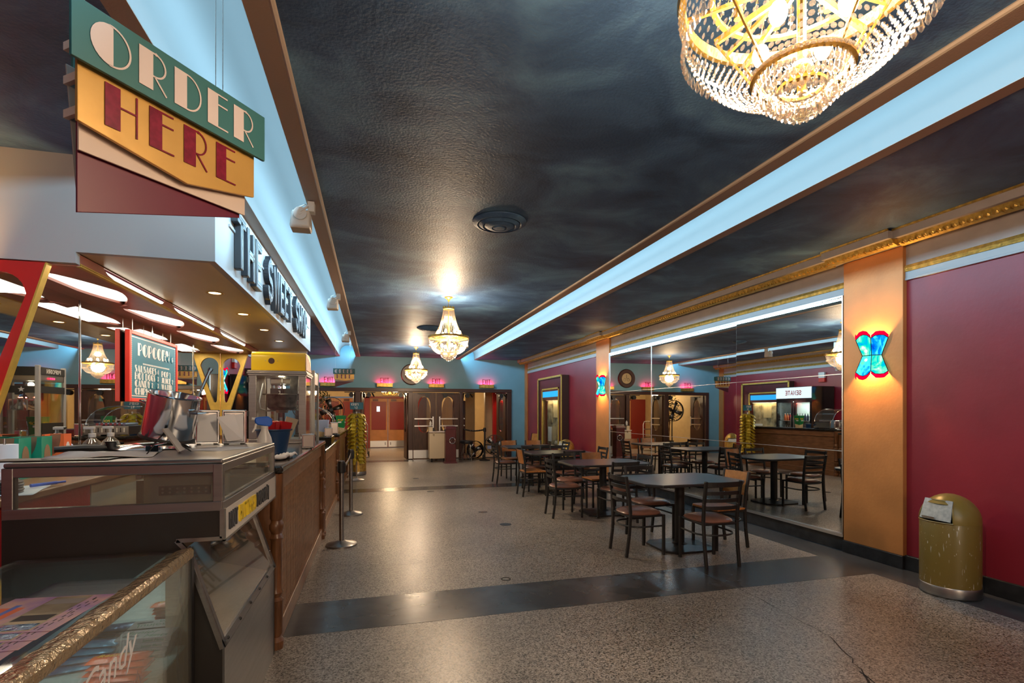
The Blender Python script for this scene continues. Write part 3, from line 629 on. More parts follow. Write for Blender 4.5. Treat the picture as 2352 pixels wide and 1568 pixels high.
C(MB().box(MX, CY0 + .06, LZ + .05, -1.95, CY1 - .06, LZ + .058).box(-1.955, CY0 + .06, LZ + .012, -1.948, CY1 - .06, LZ + .058), 'light_diffuser', 'diffuser', smooth=False)
for y in (5.12, 6.15, 7.26, 8.36):
    C(MB().lathe([(.048, .0), (.052, -.004), (.072, -.004), (.074, .0)], (-1.38, y, SZ), 20), 'downlight_trim', 'goldpaint')
    C(MB().lathe([(0, -.0015), (.05, -.0015)], (-1.38, y, SZ), 20), 'downlight_lens', 'down')
    lamp('downlight', 'SPOT', (-1.38, y, SZ - .012), 26, (1, .68, .34), spot_size=rad(150), spot_blend=.7, shadow_soft_size=.05)
for y in (4.6, 6.0, 7.4, 8.8): lamp('soffit_fluorescent', 'AREA', (-2.12, y, LZ - .02), 5.5, (1, .86, .66), shape='RECTANGLE', size=.2, size_y=1.0)
# raised letters on the long face
y = 4.46; zb, hh = 2.68, .42
for w_, gap in (('THE', .25), ('SWEET', .26), ('SHOP', 0)):
    for c in w_:
        mb = MB(); wd = block(mb, c, (FX, y, zb), (0, 1, 0), (0, 0, 1), hh, .78, .055, .185)
        mb2 = MB(); block(mb2, c, (FX + .055, y, zb), (0, 1, 0), (0, 0, 1), hh, .78, .003, .016)
        o = C(mb, 'letter', 'letter', smooth=False, bevel=.006); mb2.v = [(a + 1.9 - (-1.9 - cp.location.x) * 0, b - 6.9, c2 - CEIL) for a, b, c2 in mb2.v]
        mb2.build('letter_edge', 'steel', o, smooth=False)
        y += wd + .070
    y += gap
C(MB().box(FX, 4.4, 2.965, FX + .012, 9.5, 2.985), 'letter_rail', 'fascia', smooth=False)

# ------------------------------------------------------------ mirror behind the counter, half-V struts at both ends of it
ml = thing('counter_mirror', 'wide wall mirror behind the concession counter reflecting the lobby', 'mirror', (MX, 6.8, 0))
for a, b in ((4.06, 5.32), (5.33, 6.84), (6.85, 8.24), (8.25, 9.58)):
    o = MB().box(-.006, a - 6.8, 1.12, 0, b - 6.8, LZ - .005).build('mirror_pane', 'mirror', ml, smooth=False)
    if b < 9: MB().cyl((.004, b - 6.8 + .005, 1.12), (.004, b - 6.8 + .005, LZ - .01), .006, n=6).build('joint_rod', 'chrome', ml)
MB().box(-.25, CY0 + .08 - 6.8, 0, -.012, CY1 - .08 - 6.8, LZ - .012).build('backing', 'black', ml, smooth=False)
def strut(y, face, label, edge):
    t = thing('half_v_strut', label, 'strut', (MX, y, 1.12))
    hole = [(.03 + .135 + .135 * cos(a), 1.175 + .135 * sin(a)) for a in [rad(d) for d in range(0, 181, 15)]] + [(.035, 1.0), (.055, .58), (.075, .55), (.10, .56), (.115, .60)]
    hole = [(.305, 1.175)] + hole[1:]
    o = plate('strut_board', [(.0, 0.0), (.06, .0), (.12, .36), (.41, 1.385), (0, 1.385)], [hole], .05, face, t, Matrix(((1, 0, 0, 0), (0, 0, -1, 0), (0, 1, 0, 0), (0, 0, 0, 1))))
    def edging(name, pts, w=.02):
        mb = MB()
        for a, b in zip(pts, pts[1:]): mb.bar((a[0], 0, a[1]), (b[0], 0, b[1]), .058, w, (0, 1, 0)) if False else mb.hexa(
            [(a[0], -.028, a[1]), (a[0] + w, -.028, a[1]), (a[0] + w, .028, a[1]), (a[0], .028, a[1])], [(b[0], -.028, b[1]), (b[0] + w, -.028, b[1]), (b[0] + w, .028, b[1]), (b[0], .028, b[1])])
        mb.build(name, edge, t, smooth=False)
    edging('edge_strip', [(.06, 0), (.12, .36), (.41, 1.385)], .010)
    return t
strut(4.07, 'redstrut', 'red half V strut with teardrop opening at near end of the counter mirror', 'goldpaint')
strut(9.62, 'goldpaint', 'gold half V strut with teardrop opening at far end of the counter mirror', 'goldpaint')

# ------------------------------------------------------------ counters
def counter(label, y0, y1, ztop, xb=-1.26, xf=-.60, lattice=True):
    t = thing('counter', label, 'counter', (-.9, (y0 + y1) / 2, 0), group=None)
    def P(mb, name, m, parent=t, **k):
        mb.v = [(x + .9, y - (y0 + y1) / 2, z) for x, y, z in mb.v]; return mb.build(name, m, parent, **k)
    P(MB().box(xb + .02, y0 + .02, .05, xf - .03, y1 - .02, ztop - .05), 'carcass', 'wood', smooth=False)
    P(MB().box(xb - .03, y0 - .01, ztop - .045, xf + .045, y1 + .0, ztop), 'countertop', 'counter', smooth=False, bevel=.016, seg=3)
    P(MB().box(xf - .03, y0 + .05, ztop - .18, xf + .0, y1 - .05, ztop - .05).box(xf - .03, y0 + .05, 0.0, xf + .012, y1 - .05, .13), 'rail', 'woodl', smooth=False, bevel=.006)
    p = P(MB().box(xf - .035, y0 + .1, .13, xf - .022, y1 - .1, ztop - .18), 'wicker_panel', 'woodl', smooth=False)
    if lattice:
        mb = MB(); yy = y0 + .14
        while yy < y1 - .12: mb.box(xf - .022, yy, .13, xf - .012, yy + .022, ztop - .18); yy += .045
        stuff(P(mb, 'lattice_slats', 'woodl', smooth=False))
        mb = MB(); z = .16
        while z < ztop - .2: mb.box(xf - .022, y0 + .12, z, xf - .0155, y1 - .12, z + .012); z += .028
        stuff(P(mb, 'lattice_rows', 'wood', smooth=False))
    for yy in (y0 + .05, y1 - .05):
        prof = [(0, 0), (.045, .0), (.05, .05), (.03, .075), (.042, .10), (.042, .30), (.046, .31), (.03, .33), (.045, .36), (.036, .385), (.036, ztop - .48), (.046, ztop - .46), (.034, ztop - .435), (.048, ztop - .40), (.048, ztop - .375), (.034, ztop - .35), (.044, ztop - .335), (.044, ztop - .05)]
        P(MB().lathe(prof, (xf - .005, yy, 0), 14), 'turned_post', 'wood')
    # back of the counter, seen in the mirror
    n = max(1, round((y1 - y0) / 1.0))
    for k in range(n):
        a = y0 + .03 + (y1 - y0 - .06) * k / n; b = y0 + .03 + (y1 - y0 - .06) * (k + 1) / n
        d = P(MB().box(xb - .005, a + .015, .12, xb + .02, b - .015, ztop - .10), 'back_panel', 'woodl', smooth=False, bevel=.005)
        if k % 2 == 0: P(MB().box(xb - .014, (a + b) / 2 - .06, ztop - .24, xb - .003, (a + b) / 2 + .06, ztop - .13), 'power_outlet', 'white', d, smooth=False, bevel=.004)
    return t
counter('nearest brown wood counter with basketwork front and dark stone top, under the yellow popcorn machine', 3.50, 6.50, 1.172)
counter('middle lower brown wood counter with basketwork front, behind the first belt post', 6.53, 9.14, 1.055)
counter('farthest brown wood counter with plain front beside the yellow chip rack', 9.17, 12.3, 1.135, lattice=False)
# work counter along the mirror
bc = thing('back_counter', 'long wooden work counter with red fronts running below the counter mirror', 'counter', (-2.2, 6.6, 0))
MB().box(-.28, -3.7, 1.02, .33, 2.9, 1.06).build('worktop', 'woodl', bc, smooth=False, bevel=.006)
for k in range(5):
    a = -3.68 + k * 1.315
    MB().box(-.26, a, .08, .28, a + 1.30, 1.02).build('cabinet', 'redfoil' if k % 2 == 0 else 'sandpanel', bc, smooth=False, bevel=.004)
# ------------------------------------------------------------ drinks fridge at the far end of the left wall
fg = thing('drinks_fridge', 'tall black double-door drinks fridge with backlit header sign, mostly seen in the right mirror', 'fridge', (-2.33, 11.72, 0))
for nm, bx in (('back_panel', (-.40, -.58, 0, -.36, .58, 2.26)), ('side_panel', (-.40, -.62, 0, .40, -.58, 2.26)), ('side_panel', (-.40, .58, 0, .40, .62, 2.26)), ('base_panel', (-.36, -.58, 0, .38, .58, .18)), ('top_panel', (-.36, -.58, 1.86, .38, .58, 2.26))): MB().box(*bx).build(nm, 'blackg', fg, smooth=False, bevel=.004)
MB().box(-.36, -.58, .18, -.34, .58, 1.86).build('liner', 'fridge', fg, smooth=False)
MB().box(.38, -.61, 1.93, .415, .61, 2.24).build('header_sign', 'signlit', fg, smooth=False)
wd, L = word(block, BLOCK, 'SENATE', (.416, .27 - .0, 2.02), (0, 1, 0), (0, 0, 1), .13, .8, .16, depth=.003, lw=.17)
wd.v = [(x, y - .27 - L / 2, z) for x, y, z in wd.v]; wd.build('sign_lettering', 'redink', fg, smooth=False)
wd, L = word(deco, DECO, 'TUNES', (.416, .36, 2.06), (0, 1, 0), (0, 0, 1), .05, 1, .1) if False else (MB().box(.416, .36, 2.05, .417, .55, 2.07), 0)
MB().cyl((-.3, 0, .2), (-.3, 0, 1.85), .02, n=8).build('light_tube', 'fridgelight', fg)
for s in (-1, 1):
    d = MB().box(.38, s * .31 - .29, .2, .41, s * .31 - .25, 1.86).box(.38, s * .31 + .25, .2, .41, s * .31 + .29, 1.86).box(.38, s * .31 - .25, .2, .41, s * .31 + .25, .25).box(.38, s * .31 - .25, 1.81, .41, s * .31 + .25, 1.86).build('door', 'blackg', fg, smooth=False)
    MB().box(.39, s * .31 - .25, .25, .394, s * .31 + .25, 1.81).build('door_pane', 'glass', d, smooth=False)
    MB().box(.41, s * .05 - .012, .7, .45, s * .05 + .012, 1.4).build('handle', 'steel', d, smooth=False, bevel=.005)
for z in (.55, .92, 1.28): MB().box(-.34, -.57, z, .3, .57, z + .012).build('shelf', 'alu', fg, smooth=False)
lamp('fridge_lamp', 'AREA', (-2.33, 11.72, 1.84), 9, (.85, 1, .95), shape='RECTANGLE', size=.5, size_y=1.0)
bm = ('green', 'redfoil', 'orange', 'clearplastic', 'bluep', 'whitep'); first = {}
for j, z in enumerate((.932, 1.292)):
    for k in range(12):
        c = bm[(k // 2 + j * 3) % 6]
        if c not in first:
            b = thing('drink_bottle', '', 'bottle'); MB().lathe([(0, 0), (.03, 0), (.032, .01), (.032, .12), (.012, .165), (.012, .19), (0, .19)], n=10).build('bottle_body', c, b)
            MB().cyl((0, 0, .19), (0, 0, .205), .014, n=8).build('cap', 'whitep', b); first[c] = b; r = b
        else: r = dup(first[c], '')
        r.location = (-2.33 + .22, 11.72 - .50 + k * .088, z)
        r['label'] = '%s drink bottle, %s of its pair on the %s fridge shelf' % ({'green': 'small green', 'redfoil': 'small red', 'orange': 'small orange', 'clearplastic': 'small clear', 'bluep': 'small dark blue', 'whitep': 'small white'}[c], ('nearer', 'farther')[k % 2], ('lower', 'upper')[j]); r['category'] = 'bottle'; r['group'] = 'bottles on the fridge shelves'
# ------------------------------------------------------------ crystal chandeliers
def bead_mesh(name, r, t, n=8):
    mb = MB(); ring = [(r * cos(2 * PI * i / n), 0, r * sin(2 * PI * i / n)) for i in range(n)]
    mb.add(ring + [(0, t, 0), (0, -t, 0)], [(i, (i + 1) % n, n) for i in range(n)] + [((i + 1) % n, i, n + 1) for i in range(n)])
    return mb
def drop_mesh(L, w, n=6):
    mb = MB(); prof = [(0, 0), (.35 * w, -.15 * L), (w, -.72 * L), (.55 * w, -.9 * L), (0, -L)]
    mb.lathe([(max(a, 1e-4), b) for a, b in prof], n=n); return mb
def xf(mb, M4): mb2 = MB(); mb2.v = [tuple(M4 @ Vector(v)) for v in mb.v]; mb2.f = mb.f; return mb2
def crystals():
    """all crystal positions of one chandelier: (kind, x, y, z, angle), z from the ceiling down"""
    L = []
    for k in range(34):                                   # upper strands flare from the crown to the wide ring
        a = 2 * PI * k / 34
        for i in range(25):
            t = (i + .5) / 25; r = .080 + .145 * (.35 * t + .65 * t ** 2.6); z = -.185 - .405 * t
            L.append(('bead', r * cos(a), r * sin(a), z, a))
    for row in range(5):                                  # band of beads below the wide ring
        N = 84
        for k in range(N):
            a = 2 * PI * (k + .5 * (row % 2)) / N; r = .302 - .004 * row
            L.append(('bead', r * cos(a), r * sin(a), -.640 - .0165 * row, a))
    for k in range(72):                                   # fringe of drops at the ring
        a = 2 * PI * k / 72; L.append(('drop', .292 * cos(a), .292 * sin(a), -.715, a))
    for k in range(64):                                   # basket strands curving in under it
        a = 2 * PI * k / 64
        for i in range(13):
            t = (i + .5) / 13; r = .285 - .165 * (t ** 1.5); z = -.70 - .150 * sin(t * PI / 2)
            L.append(('bead', r * cos(a), r * sin(a), z, a))
    for rr, z, N in ((.112, -.845, 44), (.098, -.865, 38), (.075, -.885, 30), (.052, -.905, 22), (.03, -.92, 12)):
        for k in range(N): a = 2 * PI * k / N + rr * 30; L.append(('drop', rr * cos(a), rr * sin(a), z, a))
        for k in range(N): a = 2 * PI * k / N; L.append(('bead', rr * cos(a), rr * sin(a), z + .008, a))
    return L
CR = crystals(); BEAD = bead_mesh('bead', .0074, .0036); DROP = drop_mesh(.042, .0075)
def place(kind, x, y, z, a): return Matrix.Translation((x, y, z)) @ Matrix.Rotation(a + PI / 2, 4, 'Z')
def frame(parent):
    MB().lathe([(.0, 0), (.062, -.002), (.058, -.014), (.030, -.03), (.016, -.055), (.008, -.075), (0, -.078)], n=20).build('canopy_rose', 'gold', parent)
    ch = MB()
    for k in range(5):
        z = -.078 - .015 * k
        ch.tube([((.006 * cos(t) if k % 2 else 0), (0 if k % 2 else .006 * cos(t)), z - .008 + .011 * sin(t)) for t in [2 * PI * i / 8 for i in range(8)]], .0018, 5, closed=True)
    ch.build('chain', 'gold', parent)
    cr = MB().lathe([(.072, -.19), (.084, -.185), (.082, -.168), (.072, -.165), (.072, -.19)], n=28)
    for k in range(14): a = 2 * PI * k / 14; cr.sph((.080 * cos(a), .080 * sin(a), -.158), .010, 6, 5, (1, 1, 1.4))
    cr.build('crown', 'gold', parent)
    rg = MB().lathe([(.285, -.625), (.303, -.622), (.307, -.605), (.303, -.592), (.285, -.592), (.285, -.625)], n=48)
    rg.build('wide_ring', 'gold', parent)
    MB().lathe([(.208, -.592), (.222, -.592), (.222, -.602), (.208, -.602), (.208, -.592)], n=36).build('middle_ring', 'gold', parent)
    MB().lathe([(.108, -.838), (.120, -.838), (.122, -.850), (.106, -.850), (.108, -.838)], n=32).build('lower_ring', 'gold', parent)
    MB().lathe([(.05, -.878), (.058, -.878), (.058, -.886), (.05, -.886), (.05, -.878)], n=20).build('bottom_ring', 'gold', parent)
    st = MB().cyl((0, 0, -.14), (0, 0, -.90), .011, n=10).sph((0, 0, -.60), .05, 12, 8, (1, 1, .5)).sph((0, 0, -.84), .03, 10, 8)
    for k in range(8):
        a = 2 * PI * k / 8
        st.bar((0, 0, -.60), (.29 * cos(a), .29 * sin(a), -.60), .010, .010)
        st.bar((.0, .0, -.61), (.21 * cos(a), .21 * sin(a), -.69), .010, .016); st.bar((.21 * cos(a), .21 * sin(a), -.69), (.115 * cos(a), .115 * sin(a), -.842), .006, .006)
    st.build('stem_and_arms', 'gold', parent)
    for k in range(8):
        a = 2 * PI * (k + .5) / 8; r = .17
        MB().cyl((r * cos(a), r * sin(a), -.60), (r * cos(a), r * sin(a), -.57), .012, n=8).build('bulb_socket', 'gold', parent)
        MB().sph((r * cos(a), r * sin(a), -.535), .02, 10, 8, (1, 1, 1.5)).build('bulb', 'bulb', parent)
    for k in range(4):
        a = 2 * PI * (k + .2) / 4; MB().sph((.11 * cos(a), .11 * sin(a), -.735), .022, 10, 8, (1, 1, 1.4)).build('bulb', 'bulb', parent)
def strings():
    mb = MB()
    for k in range(34):
        a = 2 * PI * k / 34; P = []
        for i in range(9): t = i / 8; r = .080 + .145 * (.35 * t + .65 * t ** 2.6); P.append((r * cos(a), r * sin(a), -.185 - .405 * t))
        for p, q in zip(P, P[1:]): mb.bar(p, q, .0012, .0012)
    return mb
near = thing('crystal_chandelier', 'huge crystal chandelier nearest the camera, cut off by the top of the picture', 'chandelier', (XC - .03, CH_Y[0], CEIL))
frame(near)
stuff(strings().build('strand_wires', 'gold', near, smooth=False))
bd = BEAD.build('crystal', 'crystal', None, smooth=False); dr = DROP.build('crystal', 'crystal', None, smooth=False)
order = sorted(range(len(CR)), key=lambda i: (CR[i][3] if CR[i][0] == 'bead' else CR[i][3] - .05) + .10 * (CR[i][2] + CR[i][1]))
single = set(order[:300]); rest = MB()
for i, (k, x, y, z, a) in enumerate(CR):
    m4 = place(k, x, y, z, a)
    if i in single:
        o = bpy.data.objects.new('crystal', (bd if k == 'bead' else dr).data); COL.objects.link(o); o.parent = near; o.matrix_local = m4
    else:
        t = xf(BEAD if k == 'bead' else DROP, m4); rest.add(t.v, t.f)
stuff(rest.build('crystal_strands', 'crystal', near, smooth=False))
MB().sph((0, 0, -.948), .020, 10, 7).build('crystal_ball', 'clearplastic', near, smooth=False)
bpy.data.objects.remove(bd); bpy.data.objects.remove(dr)
far_ch = thing('crystal_chandelier', 'tiered crystal chandelier in the middle of the lobby ceiling, second from the camera', 'chandelier', (XC - .01, CH_Y[1], CEIL))
frame(far_ch); allc = MB()
for k, x, y, z, a in CR: t = xf(BEAD if k == 'bead' else DROP, place(k, x, y, z, a)); allc.add(t.v, t.f)
stuff(allc.build('crystal_strands', 'crystal', far_ch, smooth=False)); stuff(strings().build('strand_wires', 'gold', far_ch, smooth=False))
MB().sph((0, 0, -.948), .020, 10, 7).build('crystal_ball', 'clearplastic', far_ch, smooth=False)
dup(far_ch, 'smaller looking crystal chandelier in front of the round clock, farthest from the camera', (XC, CH_Y[2], CEIL))

# ------------------------------------------------------------ ORDER HERE signs
def order_sign(label, loc, rz):
    t = thing('order_here_sign', label, 'sign', loc, rz)        # local: x along the board, -y faces the reader, z up, origin at top left
    w = .66; U = (1, 0, 0); V = (0, 0, 1)
    def bd(name, poly, y, m, th=.012): return MB().prism(poly, (0, y, 0), U, V, th).build(name, m, t, smooth=False, bevel=.0015)
    bd('order_board', [(0, -.175), (w, -.175), (w, 0), (0, 0)], -.03, 'teal')
    bd('here_board', [(.03, -.155), (.635, -.155), (.635, -.325), (.36, -.385), (.03, -.337)], .0, 'signgold')
    bd('cream_board', [(.05, -.30), (.62, -.30), (.62, -.398), (.05, -.408)], .028, 'signcream', .008)
    bd('maroon_board', [(.055, -.30), (.60, -.30), (.61, -.408), (.055, -.588)], .045, 'maroonb', .008)
    bd('back_board', [(.04, -.15), (.64, -.15), (.62, -.40), (.07, -.55)], .068, 'soil', .006)
    bd('back_order_board', [(.06, -.17), (w, -.17), (w, -.005), (.06, -.005)], .078, 'teal')
    for z in (-.10, -.20, -.30): MB().box(.036, .013, z - .012, .05, .068, z + .012).build('spacer_slat', 'signcream', t, smooth=False)
    x = .045
    for c in 'ORDER':
        mb = MB(); wd = deco(mb, c, (x, -.042, -.148), U, V, .122, .98, .0014, .045) if c else 0
        mb.v = [(a, b - .0016 + .0, z) for a, b, z in mb.v]; mb.build('letter', 'signpink', t, smooth=False); x += wd + .024
    x = .10
    for c in 'HERE':
        mb = MB(); wd = deco(mb, c, (x, -.0135, -.315), U, V, .130, .92, .0012, .04); mb.v = [(a, b - .001, z) for a, b, z in mb.v]; mb.build('letter', 'maroonf', t, smooth=False); x += wd + .034
    for xx in (.07, .50, .53): MB().cyl((xx, .03, -.02), (xx, .03, CEIL - loc[2] + .3), .0012, n=5).build('hanging_wire', 'alu', t)
    return t
ang = math.atan2(2.25 - 1.72, -.43 + .83)
order_sign('large layered ORDER HERE hanging sign at the upper left near the camera', (-.852, 1.726, 2.70), ang)
order_sign('small distant ORDER HERE hanging sign in front of the far blue wall', (-.985, 13.6, 2.615), rad(3)).scale = (.8, .8, .8)

# ------------------------------------------------------------ ceiling vents, speakers, clock
for i, (y, lb) in enumerate(((4.46, 'round dark ceiling air vent nearest the camera, in front of the middle chandelier'), (10.5, 'round dark ceiling air vent partly behind the middle chandelier'))):
    v = thing('ceiling_vent', lb, 'vent', (XC, y, CEIL))
    for k, (ro, ri, z0, z1) in enumerate(((.245, .19, -.012, -.035), (.185, .14, -.03, -.05), (.135, .06, -.042, -.062))):
        MB().lathe([(ri, z1 + .012), (ri + .01, z1), (ro - .03, z1 + .004), (ro, z0), (ro, z0 + .008), (ri, z1 + .016)], n=36).build('vent_ring', 'ceiling', v)
    MB().lathe([(0, -.068), (.05, -.066), (.058, -.058), (0, -.05)], n=24).build('vent_cone', 'ceiling', v)
    MB().lathe([(0, -.002), (.235, -.002)], n=32).build('vent_throat', 'ink', v)
for y, lb in ((4.40, 'white box loudspeaker nearest the camera under the left cove'), (7.7, 'second white box loudspeaker along the left cove'), (11.2, 'farthest white box loudspeaker along the left cove')):
    s = thing('loudspeaker', lb, 'speaker', (-.56, y, 3.07))
    MB().prism([(-.075, -.085), (.075, -.085), (.085, -.06), (.06, .075), (-.06, .075), (-.085, -.06)], (.055, -.08, 0), (0, 0, 1), (1, 0, 0), .16) if False else None
    MB().hexa([(-.085, -.07, -.085), (.075, -.085, -.085), (.075, .085, -.085), (-.085, .07, -.085)], [(-.07, -.06, .06), (.07, -.075, .06), (.07, .075, .06), (-.07, .06, .06)]).build('cabinet', 'whitep', s, bevel=.02)
    MB().box(-.075, -.065, -.089, .066, .065, -.083).build('grille', 'bead', s, smooth=False, bevel=.01)
    MB().cyl((-.0, -.095, .02), (-.0, -.075, .02), .05, n=18).cyl((0, -.10, .02), (0, -.09, .02), .012, n=10).bar((0, -.088, .03), (.06, -.088, .08), .03, .01).box(.05, -.04, .06, .1, .04, .14).build('bracket', 'whitep', s)
    MB().tube([(-.02, .03, .06), (-.03, .03, .11), (.02, .03, .135), (.07, .03, .13)], .004, 6).build('cable', 'whitep', s)
ck = thing('wall_clock', 'round wall clock with wide dark wooden rim half hidden by the far chandelier', 'clock', (1.17, FAR, 2.70))
MB().lathe([(.19, 0), (.33, 0), (.335, .03), (.31, .055), (.21, .05), (.19, .03)], n=40).build('clock_rim', 'frame', ck).rotation_euler = (PI / 2, 0, 0)
MB().lathe([(0, .022), (.2, .022), (.2, 0)], n=36).build('clock_face', 'cream', ck).rotation_euler = (PI / 2, 0, 0)
MB().box(-.006, -.026, 0, .006, -.024, .14).box(-.09, -.026, -.004, .0, -.024, .004).build('clock_hands', 'ink', ck, smooth=False)
for sx in (-.07, .07):
    MB().tube([(sx + .045 * cos(a), -.024, -.05 + .045 * sin(a)) for a in [2 * PI * i / 16 for i in range(16)]], .004, 5, closed=True).build('clock_dial', 'ink', ck)
# ------------------------------------------------------------ exit signs with red neon glow
for x, lb in ((-1.31, 'brass EXIT sign with red glow over the leftmost doorway, beside the hanging sign'), (.34, 'brass EXIT sign with red glow over the open middle doorway'), (1.945, 'brass EXIT sign with red glow over the closed double doors'), (3.59, 'brass EXIT sign with red glow over the rightmost doorway')):
    e = thing('exit_sign', lb, 'exit sign', (x, FAR, 2.29))
    MB().box(-.24, -.13, 0, .24, 0, .012).box(-.24, -.13, 0, .24, -.12, .115).box(-.24, -.13, 0, -.23, 0, .115).box(.23, -.13, 0, .24, 0, .115).build('brass_box', 'gold', e, smooth=False, bevel=.003)
    xx = -.135
    for c in 'EXIT':
        mb = MB(); wd = block(mb, c, (xx, -.07, .115), (1, 0, 0), (0, 0, 1), .175, .5, .004, .10); mb.build('letter', 'frame', e, smooth=False); xx += wd + .018
    MB().cyl((-.20, -.035, .075), (.20, -.035, .075), .012, n=8).build('neon_tube', 'exitglow', e)
    lamp('exit_lamp', 'AREA', (x, FAR - .075, 2.385), 5.0, (1, .015, .055), (rad(150), 0, 0), shape='RECTANGLE', size=.4, size_y=.02)
# ------------------------------------------------------------ stained-glass sconces
def sconce(s, y, label):
    X = XR - .05 if s > 0 else XL + .05
    t = thing('wall_sconce', label, 'sconce', (X, y, 2.09), 0 if s > 0 else PI)
    def dirn(k): a = PI / 2 + PI * k / 3 ; return Vector((cos(a), sin(a), 0))          # faces away from the wall (-x)
    def ringp(r, z): return [Vector((cos(a) * r * .85, sin(a) * r, z)) for a in [PI / 2 + PI * k / 3 for k in range(4)]]
    waist, top, bot = ringp(.098, 0), ringp(.165, .165), ringp(.165, -.165)
    lead = MB()
    for k in range(3):
        for (w0, w1, e0, e1, sg) in ((waist[k], waist[k + 1], top[k], top[k + 1], 1), (waist[k], waist[k + 1], bot[k], bot[k + 1], -1)):
            mid = (e0 + e1) / 2 + Vector((0, 0, sg * (.045 if k == 1 else .03))); q1 = e0 * .5 + mid * .5 + Vector((0, 0, sg * .012)); q2 = e1 * .5 + mid * .5 + Vector((0, 0, sg * .012))
            MB().quad(w0, w1, e1, q2, mid, q1, e0).build('glass_pane', ('sg1', 'sg2', 'sg1', 'sg2', 'sg1')[k] if sg > 0 else ('sg2', 'sg1', 'sg2', 'sg1', 'sg2')[k], t, smooth=False)
            up = Vector((0, 0, sg * .030)); out = (e0 + e1).normalized() * .012
            MB().quad(e0, q1, mid, q2, e1, e1 + up * .6 + out, q2 + up + out, mid + up + out, q1 + up + out, e0 + up * .6 + out).build('red_edge_pane', 'sgr', t, smooth=False)
            lead.tube([e0, q1, mid, q2, e1], .0035, 5); lead.bar(w0, e0, .006, .006); lead.bar(w0, w1, .007, .007)
        lead.bar(waist[k], top[k], .006, .006)
    lead.bar(waist[3], top[3], .006, .006); lead.bar(waist[3], bot[3], .006, .006)
    lead.build('lead_came', 'black', t, smooth=False)
    MB().box(-.012, -.05, -.06, 0, .05, .06).build('back_plate', 'gold', t, smooth=False, bevel=.003)
    MB().sph((-.07, 0, .05), .022, 10, 8).build('bulb', 'bulb', t); MB().sph((-.07, 0, -.05), .022, 10, 8).build('bulb', 'bulb', t)
    c = XC if False else 0
    for z in (.12, -.12): lamp('sconce_lamp', 'POINT', (X + (-.07 if s > 0 else .07), y, 2.09 + z), 26, (1, .56, .2), shadow_soft_size=.025)
sconce(1, 4.03, 'blue stained-glass wall sconce with red scalloped edges on the near right copper pilaster')
sconce(1, 10.36, 'blue stained-glass wall sconce on the far copper pilaster left of the big mirror')
sconce(-1, 3.70, 'stained-glass wall sconce on the left wall just before the canopy, outside the picture')
sconce(-1, 10.36, 'stained-glass wall sconce behind the gold strut on the left wall')
# ------------------------------------------------------------ recessed display cases in both side walls
def showcase(s, label):
    X = XR if s > 0 else XL; t = thing('display_case', label, 'display case', (X, 13.5, 0), 0 if s > 0 else PI)   # local -x into the room
    y0, y1, z0, z1 = -1.0, 1.0, .38, 2.49
    fr = MB().box(-.20, y0, z0, 0, y0 + .06, z1).box(-.20, y1 - .06, z0, 0, y1, z1).box(-.20, y0 + .06, z1 - .06, 0, y1 - .06, z1).box(-.20, y0 + .06, z0, 0, y1 - .06, z0 + .06)
    fr.build('outer_frame', 'frame', t, smooth=False, bevel=.006)
    MB().box(-.215, y0 - .01, z0, -.20, y0 + .045, z1 + .01).box(-.215, y1 - .045, z0, -.20, y1 + .01, z1 + .01).box(-.215, y0, z1 - .035, -.20, y1, z1 + .01).build('gold_edge', 'goldpaint', t, smooth=False)
    MB().box(-.17, y0 + .06, z0 + .06, -.15, y0 + .32, z1 - .06).box(-.17, y1 - .32, z0 + .06, -.15, y1 - .06, z1 - .06).box(-.17, y0 + .32, 1.86, -.15, y1 - .32, z1 - .06).box(-.17, y0 + .32, z0 + .06, -.15, y1 - .32, .58).build('maroon_mat', 'darkred', t, smooth=False)
    MB().box(-.185, y0 + .30, .56, -.165, y0 + .34, 2.18).box(-.185, y1 - .34, .56, -.165, y1 - .30, 2.18).box(-.185, y0 + .3, 2.14, -.165, y1 - .3, 2.18).build('inner_gold_frame', 'goldpaint', t, smooth=False)
    MB().box(-.178, y0 + .38, 1.93, -.168, y1 - .38, 2.09).build('blue_glass', 'bluelit', t, smooth=False)
    MB().box(-.012, y0 + .32, .58, -.002, y1 - .32, 1.86).build('case_back', 'photo', t, smooth=False)
    for a, b, c, d, m in ((-.62, -.30, 1.30, 1.78, 'photo'), (-.20, .12, 1.35, 1.80, 'cream'), (.22, .60, 1.2, 1.75, 'photo'), (-.6, -.25, .72, 1.15, 'paper'), (-.1, .2, .7, 1.1, 'cream'), (.3, .58, .66, 1.08, 'paper')):
        MB().box(-.03, a, c, -.014, b, d).build('poster', m, t, smooth=False, bevel=.002)
    MB().box(-.16, y0 + .32, .58, -.156, y1 - .32, 1.86).build('front_pane', 'glass', t, smooth=False)
    lamp('case_lamp', 'AREA', (X + (-.09 if s > 0 else .09), 13.5, 1.84), 7, (1, .76, .4), shape='RECTANGLE', size=.1, size_y=1.2)
showcase(1, 'gold and maroon framed lit poster case on the right wall past the far copper pilaster')
showcase(-1, 'gold and maroon framed lit poster case on the left wall, mirrored behind the chip rack')
for z, w_ in ((2.1, 0.14),):
    hs = thing('fire_alarm_bell', 'small white and red alarm box high on the left wall above the drinks fridge', 'alarm', (XL, 11.5, 2.52))
    MB().box(0, -.1, 0, .06, .1, .13).build('alarm_top', 'whitep', hs, smooth=False, bevel=.006); MB().box(0, -.1, -.12, .06, .1, 0).build('alarm_base', 'redstrut', hs, smooth=False, bevel=.006)
